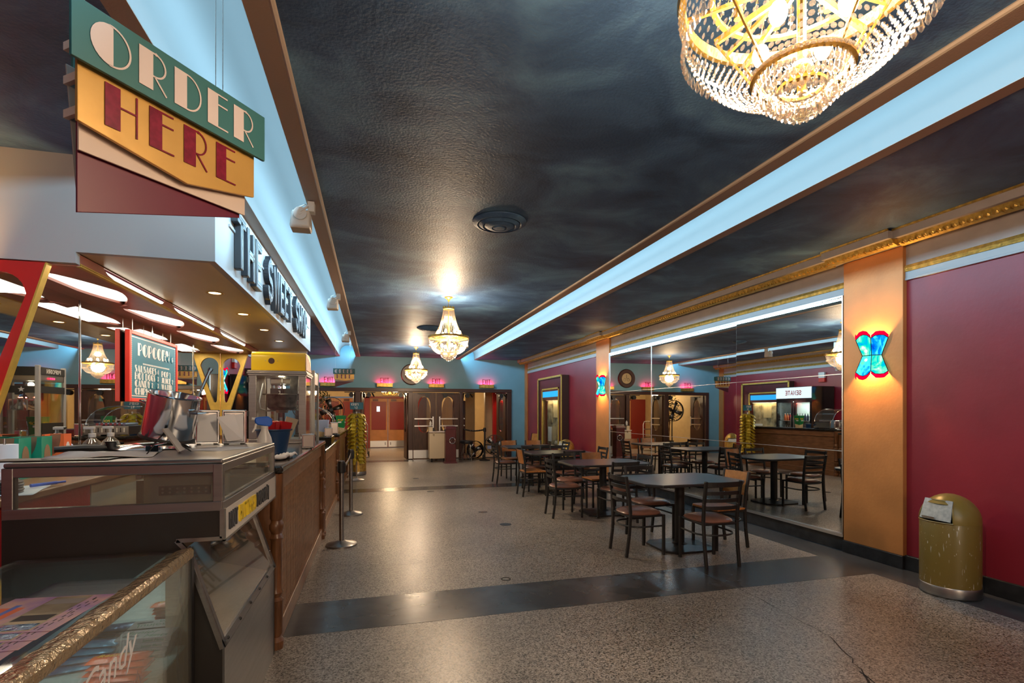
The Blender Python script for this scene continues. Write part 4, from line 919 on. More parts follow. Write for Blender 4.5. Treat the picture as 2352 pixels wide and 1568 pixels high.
# ------------------------------------------------------------ restaurant chairs and tables
def chair_proto(kind, label):
    t = thing('dining_chair', label, 'chair')
    for s in (-1, 1):
        P = [(s * .182, -.235, 0), (s * .184, -.205, .22), (s * .187, -.190, .45), (s * .190, -.205, .62), (s * .193, -.245, .845)]
        mb = MB()
        for a, b in zip(P, P[1:]): mb.bar(a, b, .027, .030, (0, 1, 0))
        mb.build('back_post', 'black', t, smooth=False, bevel=.004)
        MB().bar((s * .200, .195, 0), (s * .200, .195, .43), .028, .028, (0, 1, 0)).build('front_leg', 'black', t, smooth=False, bevel=.004)
    # the seat frame and hoop stretcher
    MB().box(-.195, -.2, .405, .195, .2, .43).build('seat_frame', 'black', t, smooth=False, bevel=.008)
    hp = [(-.2, .195, .31), (-.205, .0, .31)] + [(.205 * cos(a), -.06 + -.155 * sin(a), .31) for a in [PI - PI * i / 10 for i in range(11)]] + [(.205, .0, .31), (.2, .195, .31)]
    MB().tube(hp, .010, 7).build('hoop_stretcher', 'black', t)
    if kind == 'ladder':
        mb = MB(); ring = []
        out = [(.215 * cos(a) * (1.0 - .06 * sin(a) * 0), .215 * sin(a)) for a in []]
        prof = [(.0, .472), (.55, .474), (.80, .468), (.95, .455), (1.0, .440), (.97, .43)]
        def shape(a):   # rounded trapezoid, wider at the front
            c, s = cos(a), sin(a); r = 1 / (abs(c) ** 3.2 + abs(s) ** 3.2) ** (1 / 3.2)
            return (.205 + .018 * s) * c * r, .215 * s * r
        vs = []; n = 28
        for k, (f, z) in enumerate(prof):
            for i in range(n): x, y = shape(2 * PI * i / n); vs.append((x * max(f, .01), y * max(f, .01), z))
        fs = [(k * n + i, k * n + (i + 1) % n, (k + 1) * n + (i + 1) % n, (k + 1) * n + i) for k in range(len(prof) - 1) for i in range(n)]
        mb.add([(x, y, z) for x, y, z in vs], [f[::-1] for f in fs] + [tuple(range(n))]); fixn(mb.build('seat_cushion', 'vinyl', t, ang=60))
        for z, h in ((.812, .050), (.727, .036), (.654, .036), (.581, .036)):
            k = (z - .62) / .225; yb = -.205 - .04 * max(0, k); mb = MB(); N = 8
            pts = [(-.185 + .37 * i / N, yb - .028 * (1 - ((i - N / 2) / (N / 2)) ** 2)) for i in range(N + 1)]
            for (x0, y0), (x1, y1) in zip(pts, pts[1:]):
                mb.hexa([(x0, y0 - .005, z - h / 2), (x1, y1 - .005, z - h / 2), (x1, y1 + .005, z - h / 2), (x0, y0 + .005, z - h / 2)], [(x0, y0 - .005, z + h / 2), (x1, y1 - .005, z + h / 2), (x1, y1 + .005, z + h / 2), (x0, y0 + .005, z + h / 2)])
            mb.build('back_slat', 'black', t)
    else:
        MB().prism([(-.2, -.19), (.2, -.19), (.215, .19), (.19, .215), (-.19, .215), (-.215, .19)], (0, 0, .43), (1, 0, 0), (0, 1, 0), .022).build('wood_seat', 'chairwood', t, smooth=False, bevel=.006)
        mb = MB(); N = 8; z0, z1 = .585, .835
        pts = [(-.178 + .356 * i / N, -.028 * (1 - ((i - N / 2) / (N / 2)) ** 2)) for i in range(N + 1)]
        for (x0, d0), (x1, d1) in zip(pts, pts[1:]):
            a, b = -.200, -.243
            mb.hexa([(x0, a + d0 - .006, z0), (x1, a + d1 - .006, z0), (x1, a + d1 + .006, z0), (x0, a + d0 + .006, z0)], [(x0, b + d0 - .006, z1), (x1, b + d1 - .006, z1), (x1, b + d1 + .006, z1), (x0, b + d0 + .006, z1)])
        o = mb.build('wood_back', 'chairwood', t)
        mb = MB(); 
        for sx in (-1, 1):
            mb.tube([(sx * (.008 + .024 * k / 5), -.258 + .0035 * k / 5, .752 + .012 * sin(k * 1.1)) for k in range(6)], .004, 5)
        mb.sph((0, -.258, .752), .008, 6, 5, (1, .4, 1)); mb.build('carved_mark', 'ink', o)
    return t
protos = {}
def chair(kind, x, y, face, label, j=0):
    rz = {'N': 0, 'S': PI, 'E': -PI / 2, 'W': PI / 2}[face] + j
    if kind not in protos: protos[kind] = chair_proto('ladder' if kind == 'L' else 'wood', label); o = protos[kind]; o.location = (x, y, 0); o.rotation_euler = (0, 0, rz); o['group'] = {'L': 'black ladder-back dining chairs', 'W': 'honey wood dining chairs'}[kind]
    else: dup(protos[kind], label, (x, y, 0), rz)
L_ = 'black ladder-back chair, brown vinyl seat, '; W_ = 'honey wood-backed chair '
chair('L', 2.775, 4.97, 'E', L_ + 'at left end of nearest table', .02)
chair('L', 3.29, 4.455, 'N', L_ + 'on the near side of nearest table, facing away', -.03)
chair('W', 3.80, 4.955, 'W', W_ + 'at mirror end of nearest table', .03)
chair('L', 3.22, 5.475, 'S', L_ + 'on the far side of nearest table', .04)
chair('L', 2.70, 6.97, 'E', L_ + 'at left end of second table', -.03)
chair('L', 3.29, 6.455, 'N', L_ + 'on the near side of second table', .02)
chair('L', 3.85, 7.08, 'W', L_ + 'at mirror end of second table', .06)
chair('L', 3.02, 7.56, 'S', L_ + 'on the far side of second table, left of two', .05)
chair('W', 3.53, 7.60, 'S', W_ + 'on the far side of second table, right of two', .08)
chair('W', 2.80, 8.85, 'E', W_ + 'at left end of third table', .02)
chair('L', 3.34, 8.42, 'N', L_ + 'on the near side of third table', .05)
chair('L', 4.02, 8.95, 'W', L_ + 'at right end of third table beside the far pilaster', .0)
chair('L', 3.04, 9.42, 'S', L_ + 'on the far side of third table, left of two', .04)
chair('L', 3.64, 9.42, 'S', L_ + 'on the far side of third table, right of two', .06)
chair('L', 2.73, 10.56, 'E', L_ + 'at left end of farthest table', .03)
chair('L', 3.31, 10.12, 'N', L_ + 'on the near side of farthest table', .06)
chair('W', 3.10, 11.36, 'S', W_ + 'on the far side of farthest table, left of two', .08)
chair('W', 3.66, 11.22, 'S', W_ + 'on the far side of farthest table, right of two', .05)
chair('L', 3.95, 10.72, 'W', L_ + 'at wall end of farthest table', .0)
chair('W', 4.62, 14.95, 'W', W_ + 'standing alone by the far right corner', .25)
def table(y, label, first=None):
    if first: return dup(first, label, (3.33, y, 0))
    t = thing('dining_table', label, 'table', (3.33, y, 0), group='charcoal dining tables by the mirror')
    w, d, c = .61, .44, .13
    MB().prism([(-w + c, -d), (w - c, -d), (w, -d + c), (w, d - c), (w - c, d), (-w + c, d), (-w, d - c), (-w, -d + c)], (0, 0, .735), (1, 0, 0), (0, 1, 0), .032).build('tabletop', 'table', t, smooth=False, bevel=.010, seg=3)
    MB().box(-.16, -.16, .722, .16, .16, .735).cyl((0, 0, .68), (0, 0, .725), .05, .10, n=14).build('top_bracket', 'black', t, smooth=False)
    MB().cyl((0, 0, .03), (0, 0, .725), .054, n=22).build('column', 'black', t)
    w, d, c = .31, .29, .10
    b = [(-w + c, -d), (w - c, -d), (w, -d + c), (w, d - c), (w - c, d), (-w + c, d), (-w, d - c), (-w, -d + c)]
    MB().prism(b, (0, 0, .0), (1, 0, 0), (0, 1, 0), .022).add([(x, y_, .022) for x, y_ in b] + [(.06 * cos(2 * PI * (i + .5) / 8 - 2.0), .06 * sin(2 * PI * (i + .5) / 8 - 2.0), .04) for i in range(8)], [(i, (i + 1) % 8, 8 + (i + 1) % 8, 8 + i) for i in range(8)]).build('base_plate', 'black', t, smooth=False)
    MB().lathe([(.054, .055), (.075, .045), (.095, .032), (.1, .03)], n=20).build('collar', 'black', t)
    return t
t1 = table(5.02, 'nearest charcoal dining table with clipped corners, largest of the four')
table(7.00, 'second charcoal dining table from the camera with clipped corners', t1); table(8.95, 'third charcoal dining table from the camera with clipped corners', t1); table(10.6, 'farthest charcoal dining table with clipped corners', t1)

# ------------------------------------------------------------ domed litter bins
def scratched():
    m = mat('scratched_olive', (0.185, 0.125, 0.026), .34); nt = m.node_tree; b = nt.nodes['Principled BSDF']; L = nt.links.new
    tc = nd(nt, 'ShaderNodeTexCoord'); fac = None
    for sc, rot, th in (((60, 60, 9), .6, .69), ((70, 70, 14), -.9, .695), ((45, 45, 45), 0, .72)):
        mp = nd(nt, 'ShaderNodeMapping'); mp.inputs['Scale'].default_value = sc; mp.inputs['Rotation'].default_value = (rot, rot * .6, 0)
        n = nd(nt, 'ShaderNodeTexNoise', i_Scale=1.0, i_Detail=2.0); L(tc.outputs['Object'], mp.inputs[0]); L(mp.outputs[0], n.inputs['Vector'])
        g = nd(nt, 'ShaderNodeMath', operation='GREATER_THAN'); g.inputs[1].default_value = th; L(n.outputs['Fac'], g.inputs[0])
        if fac is None: fac = g
        else: a = nd(nt, 'ShaderNodeMath', operation='MAXIMUM'); L(fac.outputs[0], a.inputs[0]); L(g.outputs[0], a.inputs[1]); fac = a
    n = nd(nt, 'ShaderNodeTexNoise', i_Scale=5.0, i_Detail=2.0); L(tc.outputs['Object'], n.inputs['Vector'])
    g = nd(nt, 'ShaderNodeMapRange'); g.inputs[1].default_value = .40; g.inputs[2].default_value = .55; L(n.outputs['Fac'], g.inputs[0])
    mu = nd(nt, 'ShaderNodeMath', operation='MULTIPLY'); L(fac.outputs[0], mu.inputs[0]); L(g.outputs[0], mu.inputs[1])
    mx = nd(nt, 'ShaderNodeMix', data_type='RGBA'); L(mu.outputs[0], mx.inputs[0]); mx.inputs[6].default_value = (.17, .112, .022, 1); mx.inputs[7].default_value = (.50, .46, .38, 1)
    L(mx.outputs[2], b.inputs['Base Color']); M['scratched'] = m
scratched(); M['flap'] = mat('dull_steel_flap', (.24, .27, .29), .35, metal=.9, var=.15, vscale=30)
def bin_(label, x, y, rz, body='scratched', h=1.0, first=None):
    t = thing('litter_bin', label, 'trash can', (x, y, 0), rz)
    r = .202
    MB().lathe([(0, .012), (r + .002, .012), (r + .004, .02), (r + .004, .085), (r, .092)], n=40).lathe([(r - .01, 0), (r + .002, .012), (0, .012)], n=40).build('steel_skirt', 'steel', t)
    MB().lathe([(r, .085), (r, .60), (r - .002, .605)], n=40).build('body', body, t)
    dome = [(r, .605)] + [(r * cos(rad(a)), .62 + .215 * sin(rad(a)) * h) for a in range(0, 90, 10)] + [(.001, .62 + .215 * h)]
    a0 = rad(42)     # opening faces local +x
    lower = [p for p in dome if p[1] < .79]; upper = [p for p in dome if p[1] > .74]
    MB().lathe(lower, n=30, a0=a0, a1=2 * PI - a0).lathe(upper, n=40).build('dome_lid', 'olive' if body != 'gold' else 'gold', t)
    MB().hexa([(.16, -.125, .622), (.166, -.125, .622), (.166, .125, .622), (.16, .125, .622)], [(.115, -.112, .79), (.121, -.112, .79), (.121, .112, .79), (.115, .112, .79)]).build('push_flap', 'flap', t, smooth=False, bevel=.004)
    e = []
    for sg in (-1, 1):
        pts = [(cos(sg * a0) * q[0] * 1.0, sin(sg * a0) * q[0], q[1]) for q in lower]; e.append(pts)
    mb = MB()
    for pts in e: mb.tube(pts, .006, 6)
    mb.tube([(cos(a) * (r + .002), sin(a) * (r + .002), .612) for a in [-a0 + 2 * a0 * i / 10 for i in range(11)]], .006, 6)
    zt = lower[-1]; mb.tube([(cos(a) * zt[0], sin(a) * zt[0], zt[1]) for a in [-a0 + 2 * a0 * i / 10 for i in range(11)]], .006, 6)
    for sg in (-1, 1): mb.quad(*[(cos(sg * a0) * q[0] * f, sin(sg * a0) * q[0] * f, q[1]) for f, q in ((1, lower[0]), (1, lower[4]), (1, lower[-1]), (.78, lower[-1]), (.78, lower[0]))])
    mb.build('opening_rim', 'chrome' if body == 'x' else 'olive', t)
    MB().box(.167, -.10, .628, .17, .0, .645).build('push_plate', 'chrome', t, smooth=False)
    return t
bin_('scratched olive gold litter bin with domed lid against the red wall at right', 4.655, 3.13, rad(178))
bin_('gold litter bin with domed lid behind the yellow chip rack', -.37, 12.75, rad(-60), 'gold', 1.35)
bin_('gold litter bin by the right wall case, half hidden behind the far tables', 4.60, 11.75, rad(200), 'gold')

# ------------------------------------------------------------ queue posts
def post(label, x, y, col='steel', h=.955, belt=None, br=.17):
    t = thing('belt_post', label, 'stanchion', (x, y, 0))
    MB().lathe([(0, 0), (br, 0), (br, .018), (br * .94, .026), (br * .5, .040), (.05, .055), (.03, .058), (0, .058)], n=36).build('base', col, t)
    MB().cyl((0, 0, .05), (0, 0, h - .13), .026, n=16).build('pole', col, t)
    MB().lathe([(0, h), (.036, h), (.038, h - .01), (.038, h - .13), (.028, h - .135)], n=20).build('belt_head', 'black', t)
    MB().cyl((0, 0, h), (0, 0, h + .004), .034, n=20).build('cap', col, t)
    for a in range(4): MB().box(-.014, .034, h - .12, .014, .046, h - .02).build('belt_slot', 'black', t, smooth=False, bevel=.003).rotation_euler = (0, 0, a * PI / 2)
    if belt:
        dx, dy = belt[0] - x, belt[1] - y; z = h - .06; n_ = 8; mb = MB(); L = math.hypot(dx, dy); ux, uy = dx / L, dy / L
        for i in range(n_):
            a, b = .04 + (L - .08) * i / n_, .04 + (L - .08) * (i + 1) / n_; sag = lambda q: -.05 * math.sin(PI * q / L)
            mb.quad((ux * a, uy * a, z + sag(a) - .024), (ux * b, uy * b, z + sag(b) - .024), (ux * b, uy * b, z + sag(b) + .024), (ux * a, uy * a, z + sag(a) + .024))
        o = mb.build('belt', 'blackp' if col == 'black' else 'soil', t); sm = o.modifiers.new('s', 'SOLIDIFY'); sm.thickness = .002
    return t
post('steel queue post nearest the camera beside the wood counters', -.35, 6.08, belt=(-.32, 7.86))
post('steel queue post second from the camera beside the counters', -.32, 7.86)
post('black queue post with belt in front of the rightmost doorway', 3.34, 15.45, 'black', 1.02, (2.78, 16.25))

# ------------------------------------------------------------ chip rack with bags
cr_ = thing('chip_rack', 'tall wire rack hung with yellow chip bags and a blue CHIPS sign, by the counter end', 'rack', (-.49, 12.02, 0)) if False else thing('chip_rack', 'tall wire rack with blue CHIPS sign hung with yellow chip bags at the counter end', 'rack', (-.40, 12.10, 0))
cr_.location = (-.36, 11.75, 0)
MB().lathe([(0, 0), (.16, 0), (.165, .012), (.08, .03), (.02, .05)], n=28).cyl((0, 0, .03), (0, 0, 1.52), .012, n=8).build('stand', 'alu', cr_)
wr_ = MB()
cols = [(.125 * cos(a), .125 * sin(a), a) for a in [rad(-112), rad(-55), rad(5), rad(65), rad(125), rad(185)]]
for x, y, a in cols: wr_.cyl((0, 0, 1.5), (x, y, 1.5), .004, n=5).box(x - .008, y - .008, .34, x + .008, y + .008, 1.5)
wr_.build('hanging_strips', 'clearplastic', cr_)
MB().cyl((-.08, 0, 1.5), (-.08, 0, 1.62), .003, n=5).cyl((.08, 0, 1.5), (.08, 0, 1.62), .003, n=5).build('sign_wire', 'black', cr_)
sg = MB().box(-.14, -.006, 1.57, .14, 0, 1.725).build('price_sign', 'menu', cr_, smooth=False)
w1, L1 = word(deco, DECO, 'CHIPS', (-.115, -.0065, 1.652), (1, 0, 0), (0, 0, 1), .055, .78, .12, depth=.001, lw=.09); w1.build('sign_lettering', 'paper', sg, smooth=False)
w1, L1 = word(deco, DECO, '$2', (-.045, -.0065, 1.583), (1, 0, 0), (0, 0, 1), .055, .9, .12, depth=.001, lw=.09); w1.build('sign_lettering', 'paper', sg, smooth=False)
def bag_mesh():
    mb = MB(); nx, nz = 5, 6; vs = []
    for side_ in (1, -1):
        for j in range(nz + 1):
            for i in range(nx + 1):
                u, v = i / nx * 2 - 1, j / nz * 2 - 1; puff = .026 * (1 - u ** 4) * (1 - v ** 2) * (1 + .25 * sin(5 * u + 3 * v))
                vs.append((u * .062 * (1 - .10 * (1 - abs(v))), side_ * puff, v * .075))
    n1 = (nx + 1) * (nz + 1); fs = []
    for s_ in (0, 1):
        for j in range(nz):
            for i in range(nx):
                q = (s_ * n1 + j * (nx + 1) + i, s_ * n1 + j * (nx + 1) + i + 1, s_ * n1 + (j + 1) * (nx + 1) + i + 1, s_ * n1 + (j + 1) * (nx + 1) + i); fs.append(q if s_ else q[::-1])
    return mb.add(vs, fs)
b0 = bag_mesh().build('chip_bag', 'chips', None, ang=70); usedb = False
for ci, (x, y, a) in enumerate(cols):
    for k in range(13):
        o = b0 if not usedb else b0.copy()
        if usedb: COL.objects.link(o)
        usedb = True; z = 1.46 - k * .083 + R.uniform(-.006, .006)
        o.location = (cr_.location.x + (x + .025 * cos(a)), cr_.location.y + (y + .025 * sin(a)), z - .04); o.rotation_euler = (rad(-46 + R.uniform(-9, 9)), R.uniform(-.1, .1), a + PI / 2 + R.uniform(-.15, .15))
        tag(o, 'yellow chip bag hanging in one of the strips of the chip rack', 'chip bag', 'yellow bags on the chip rack')

# ------------------------------------------------------------ things in front of the far doors
pd = thing('ticket_podium', 'cream rolling podium standing in front of the closed double doors', 'podium', (1.86, 15.42, 0))
MB().box(-.25, -.2, .12, .25, .2, .90).build('cabinet', 'ivory', pd, smooth=False, bevel=.008)
MB().box(-.26, -.23, .90, .27, .2, .925).build('top_shelf', 'signpink', pd, smooth=False, bevel=.005); MB().box(-.25, -.1, .925, -.14, .15, 1.06).build('riser', 'ivory', pd, smooth=False, bevel=.005)
MB().prism([(-.14, .925), (-.02, .925), (-.14, 1.06)], (0, .1, 0), (1, 0, 0), (0, 0, 1), .02).build('riser_wing', 'black', pd, smooth=False); MB().box(-.25, -.1, 1.06, -.14, .15, 1.075).build('riser_cap', 'black', pd, smooth=False)
for x in (-.17, .19): MB().cyl((x - .02, -.1, .05), (x + .02, -.1, .05), .05, n=14).box(x - .015, -.12, .05, x + .015, -.08, .12).build('caster', 'rubber', pd); 
MB().box(-.15, -.235, .84, -.11, -.2, .88).build('latch', 'bead', pd, smooth=False)
sb = thing('sanitizer_bottle', 'small white pump bottle standing on the riser of the cream podium', 'bottle', (1.665, 15.44, 1.075))
MB().lathe([(0, 0), (.032, 0), (.035, .01), (.035, .11), (.015, .14), (.012, .16), (0, .16)], n=14).build('bottle', 'whitep', sb); MB().cyl((0, 0, .16), (0, 0, .21), .007, n=8).box(-.05, -.012, .205, .015, .012, .225).build('pump', 'black', sb)
tb = thing('ticket_box', 'maroon ticket box pillar with a three-spoked metal wheel, in front of the double doors', 'ticket box', (2.195, 14.97, 0))
MB().hexa([(-.195, -.17, 0), (.195, -.17, 0), (.195, .17, 0), (-.195, .17, 0)], [(-.16, -.15, .06), (.16, -.15, .06), (.16, .15, .06), (-.16, .15, .06)]).build('foot', 'darkred', tb, smooth=False, bevel=.004)
MB().box(-.155, -.14, .05, .155, .14, 1.05).build('pillar', 'darkred', tb, smooth=False, bevel=.02, seg=3); MB().hexa([(-.165, -.15, 1.0), (.165, -.15, 1.0), (.165, .15, 1.0), (-.165, .15, 1.0)], [(-.15, -.12, 1.08), (.15, -.12, 1.08), (.15, .12, 1.08), (-.15, .12, 1.08)]).build('lid', 'darkred', tb, smooth=False, bevel=.008)
MB().box(-.13, -.12, 1.08, .13, .1, 1.10).build('chrome_plate', 'chrome', tb, smooth=False, bevel=.005)
wh = MB().tube([(.04 + .085 * cos(a), -.155, .67 + .085 * sin(a)) for a in [2 * PI * i / 28 for i in range(28)]], .009, 6, closed=True).cyl((.04, -.14, .67), (.04, -.175, .67), .032, .02, n=14)
for a in (rad(70), rad(182), rad(-52)): wh.bar((.04, -.16, .67), (.04 + cos(a) * (.09 if a > 1 and a < 2 else .17), -.16, .67 + sin(a) * (.09 if 1 < a < 2 else .17)), .012, .008)
wh.build('spoked_wheel', 'chrome', tb); MB().box(-.2, -.14, .95, -.16, -.1, 1.0).build('lock', 'black', tb, smooth=False, bevel=.004)
st = thing('bar_stool', 'black padded round stool with chrome legs left of the floor fans', 'stool', (2.80, 15.62, 0))
MB().lathe([(0, .635), (.17, .63), (.205, .61), (.21, .58), (.20, .545), (.15, .525), (0, .525)], n=30).build('seat', 'leather', st)
for k in range(4):
    a = PI / 4 + k * PI / 2; MB().tube([(.10 * cos(a), .10 * sin(a), .53), (.14 * cos(a), .14 * sin(a), .48), (.19 * cos(a), .19 * sin(a), .0)], .011, 8).build('leg', 'chrome', st)
MB().tube([(.175 * cos(a), .175 * sin(a), .18) for a in [2 * PI * i / 24 for i in range(24)]], .009, 6, closed=True).build('foot_ring', 'black', st)
def fan(label, loc, r, rz, blades, bcol, kind):
    t = thing('floor_fan', label, 'fan', loc, rz)     # axis along local y
    g = MB()
    for y in (-.075, .075):
        for k in range(28):
            a = 2 * PI * k / 28 + (.1 if y > 0 else 0); g.tube([(.05 * cos(a), y * 1.25, .05 * sin(a)), (r * .6 * cos(a + .12), y * 1.1, r * .6 * sin(a + .12)), (r * cos(a + .2), y * .55, r * sin(a + .2))], .0022, 4)
        for rr in (.35, .7): g.tube([(r * rr * cos(a), y * 1.15, r * rr * sin(a)) for a in [2 * PI * i / 32 for i in range(32)]], .0025, 4, closed=True)
    stuff(g.build('guard_wires', 'black', t, smooth=False))
    rot = MB(); pr = [(r - .012, -.05), (r + .005, -.05), (r + .008, 0), (r + .005, .05), (r - .012, .05)]
    o = MB().lathe(pr, n=44).build('drum_rim', 'black', t); o.rotation_euler = (PI / 2, 0, 0)
    MB().cyl((0, -.09, 0), (0, .10, 0), .055, n=16).build('motor', 'black', t)
    for k in range(blades):
        a = 2 * PI * k / blades + .4; u = Vector((cos(a), 0, sin(a))); v = Vector((-sin(a), 0, cos(a))); d = Vector((0, 1, 0)); R1 = r * .86
        mb = MB().quad(u * .05 - v * .05 - d * .02, u * R1 - v * .11 - d * .035, u * R1 * 1.02 + v * .06 + d * .02, u * .05 + v * .05 + d * .02)
        b = mb.build('blade', bcol, t); sm = b.modifiers.new('s', 'SOLIDIFY'); sm.thickness = .003
    return t
f1 = fan('smaller floor fan with chrome blades standing behind the black stool', (3.15, 16.0, .305), .275, rad(15), 3, 'chrome', 1)
MB().tube([(-.29, 0, 0), (-.31, -.02, -.2), (-.29, -.05, -.285), (-.1, -.16, -.294), (.1, -.16, -.294), (.29, -.05, -.285), (.31, -.02, -.2), (.29, 0, 0)], .011, 7).tube([(-.29, .05, -.285), (.29, .05, -.285)], .011, 7).build('tube_stand', 'black', f1)
f2 = fan('larger drum fan on wheels with pale blue tag in front of the right doorway', (3.70, 15.62, .47), .315, rad(-18), 3, 'alu', 2)
MB().bar((-.33, .06, -.0), (.33, .06, 0), .05, .03).bar((-.33, .02, .05), (-.33, .02, -.42), .045, .045).bar((.33, .02, .05), (.33, .02, -.42), .045, .045).bar((-.33, .02, -.40), (.33, .02, -.40), .03, .03).build('wheeled_frame', 'black', f2, smooth=False)
for x in (-.36, .36): MB().cyl((x - .025, -.03, -.385), (x + .025, -.03, -.385), .082, n=18).build('wheel', 'rubber', f2)
MB().box(-.03, -.13, .05, .05, -.10, .30).build('handle_post', 'darkred', f2, smooth=False, bevel=.006); MB().box(-.22, -.12, -.12, -.10, -.116, -.02).build('paper_tag', 'lilac', f2, smooth=False)
f3 = fan('big round pedestal fan in the left doorway, its grey grille facing the lobby', (-1.30, 17.2, 1.58), .40, rad(4), 4, 'steel', 3)
MB().cyl((0, .12, -.05), (0, .12, -1.53), .022, n=10).lathe([(0, -1.58), (.26, -1.58), (.26, -1.56), (.05, -1.53), (0, -1.53)], (0, .12, 0), 24).build('pedestal', 'black', f3)
pl = thing('potted_tree', 'leafy potted tree standing behind the big fan in the left doorway', 'plant', (-1.75, 18.2, 0))
MB().lathe([(0, 0), (.14, 0), (.18, .30), (.19, .32), (.17, .32), (.16, .28), (0, .28)], n=22).build('pot', 'black', pl); MB().tube([(0, 0, .28), (.03, .02, .7), (-.02, -.02, 1.1), (.02, .0, 1.5)], .018, 7).tube([(.03, .0, .28), (-.03, .02, .8), (.03, -.02, 1.3), (.0, .05, 1.6)], .015, 7).build('trunk', 'wood', pl)
lf = MB()
for i in range(420):
    a = R.uniform(0, 2 * PI); rr = .42 * math.sqrt(R.random()); z = 1.2 + R.random() * 1.05; p = Vector((rr * cos(a) * (1.2 - abs(z - 1.65)), rr * sin(a) * (1.2 - abs(z - 1.65)), z)); d = Vector((R.uniform(-1, 1), R.uniform(-1, 1), R.uniform(-1.2, .1))).normalized(); s_ = d.cross(Vector((0, 0, 1))).normalized() * .022
    lf.quad(p, p + d * .05 + s_, p + d * .12, p + d * .05 - s_)
stuff(lf.build('foliage', 'leaf', pl, smooth=False))
ht = thing('hand_truck', 'grey metal hand truck leaning inside the left doorway, seen only in the right mirror', 'hand truck', (-.35, 17.6, 0))
MB().tube([(-.16, 0, .1), (-.16, 0, 1.05), (-.12, 0, 1.15), (.12, 0, 1.15), (.16, 0, 1.05), (.16, 0, .1)], .016, 8).box(-.16, -.01, .5, .16, .01, .53).box(-.16, -.01, .85, .16, .01, .88).box(-.2, -.2, .03, .2, 0, .045).build('frame', 'alu', ht)
for x in (-.2, .2): MB().cyl((x - .02, .05, .1), (x + .02, .05, .1), .10, n=18).build('wheel', 'rubber', ht)
# ------------------------------------------------------------ popcorn warmer cabinet in the foreground
wx0, wx1, wy0, wy1, wt = -1.34, -.60, 2.33, 3.47, 1.325
wm = thing('popcorn_warmer', 'big black and steel popcorn warmer cabinet with HOT BUTTERED POPCORN sign, in the left foreground', 'popcorn warmer', (0, 0, 0))
MB().box(wx0 + .003, wy0, wt - .018, wx1, wy1, wt).build('top_plate', 'steel', wm, smooth=False, bevel=.006)
for a, b, c, d in ((wx0, wx0 + .034, wy0, wy0 + .03), (wx1 - .034, wx1, wy0, wy0 + .03), (wx1 - .03, wx1, wy1 - .03, wy1), (wx0, wx0 + .03, wy1 - .03, wy1)): MB().box(a - .0015, c - .0015, 1.125, b + .0015, d + .0015, wt - .0185).build('corner_post', 'steel', wm, smooth=False, bevel=.003)
MB().box(wx0, wy0, wt - .055, wx1, wy0 + .025, wt - .018).box(wx1 - .025, wy0, wt - .055, wx1, wy1, wt - .018).box(wx0, wy0 - .004, 1.112, wx1, wy0 + .03, 1.152).box(wx1 - .03, wy0, 1.112, wx1 + .004, wy1, 1.15).build('rails', 'steel', wm, smooth=False, bevel=.003)
MB().box(wx0 + .034, wy0 + .010, 1.15, wx1 - .034, wy0 + .014, wt - .05).box(wx1 - .014, wy0 + .03, 1.15, wx1 - .010, wy1 - .03, wt - .05).build('glass_pane', 'oldglass', wm, smooth=False)
poly = [(wx0, 0), (wx1, 0), (wx1, .545), (-.735, .965), (-.765, 1.0), (wx1, 1.0), (wx1, 1.115), (wx0, 1.115)]
MB().prism(poly, (0, wy0 + .025, 0), (1, 0, 0), (0, 0, 1), .025).build('end_panel', 'blackp', wm, smooth=False)
MB().prism(poly, (0, wy1, 0), (1, 0, 0), (0, 0, 1), .025).build('end_panel', 'blackp', wm, smooth=False)
ed = MB()
for a, b in (((-.765, 1.0), (wx1, 1.0)), ((-.765, 1.0), (-.735, .965)), ((-.735, .965), (wx1, .545))): ed.bar((a[0], wy0 - .002, a[1]), (b[0], wy0 - .002, b[1]), .016, .012, (0, 1, 0))
ed.bar((wx1, wy0, 1.0), (wx1, wy0, 1.12), .016, .016, (0, 1, 0)); ed.build('edge_trim', 'steel', wm, smooth=False)
MB().box(-.62, wy0 + .03, .0, wx1, wy1 - .03, .53).build('front_panel', 'steel', wm, smooth=False)
def slant(t, y): return (-.735 + .135 * t, y, .965 - .42 * t)
MB().quad(slant(0, wy0 + .03), slant(0, wy1 - .03), slant(1, wy1 - .03), slant(1, wy0 + .03)).build('hopper_glass', 'oldglass', wm, smooth=False)
fr_ = MB(); off = Vector((.010, 0, .004))
for y0, y1, t0, t1 in ((wy1 - .05, wy1 - .005, 0, 1), (wy0 + .005, wy0 + .03, 0, 1), (wy0 + .005, wy1 - .005, .93, 1.0)):
    q = [Vector(slant(t0, y0)), Vector(slant(t0, y1)), Vector(slant(t1, y1)), Vector(slant(t1, y0))]; fr_.hexa([p for p in q], [p + off for p in q])
fr_.build('hopper_frame', 'steel', wm, smooth=False)
for k in range(6): p = Vector(slant(.965, wy0 + .06 + k * .205)) + off; MB().sph(p, .008, 8, 5).build('frame_screw', 'black', wm)
for t in (.15, .75): p = Vector(slant(t, wy1 - .028)) + off; MB().sph(p, .006, 8, 5).build('frame_screw', 'steel', wm)
MB().quad((-.95, wy0 + .03, .98), (-.95, wy1 - .03, .98), (-.95, wy1 - .03, .62), (-.95, wy0 + .03, .62)).quad((-.95, wy0 + .03, .62), (-.95, wy1 - .03, .62), (-.62, wy1 - .03, .53), (-.62, wy0 + .03, .53)).build('hopper_chute', 'sandpanel', wm, smooth=False)
sgn = MB().box(wx1 - .02, wy0 + .02, .99, wx1 + .006, wy1 - .01, 1.115).build('sign_panel', 'whitep', wm, smooth=False)
yy = wy0 + .07
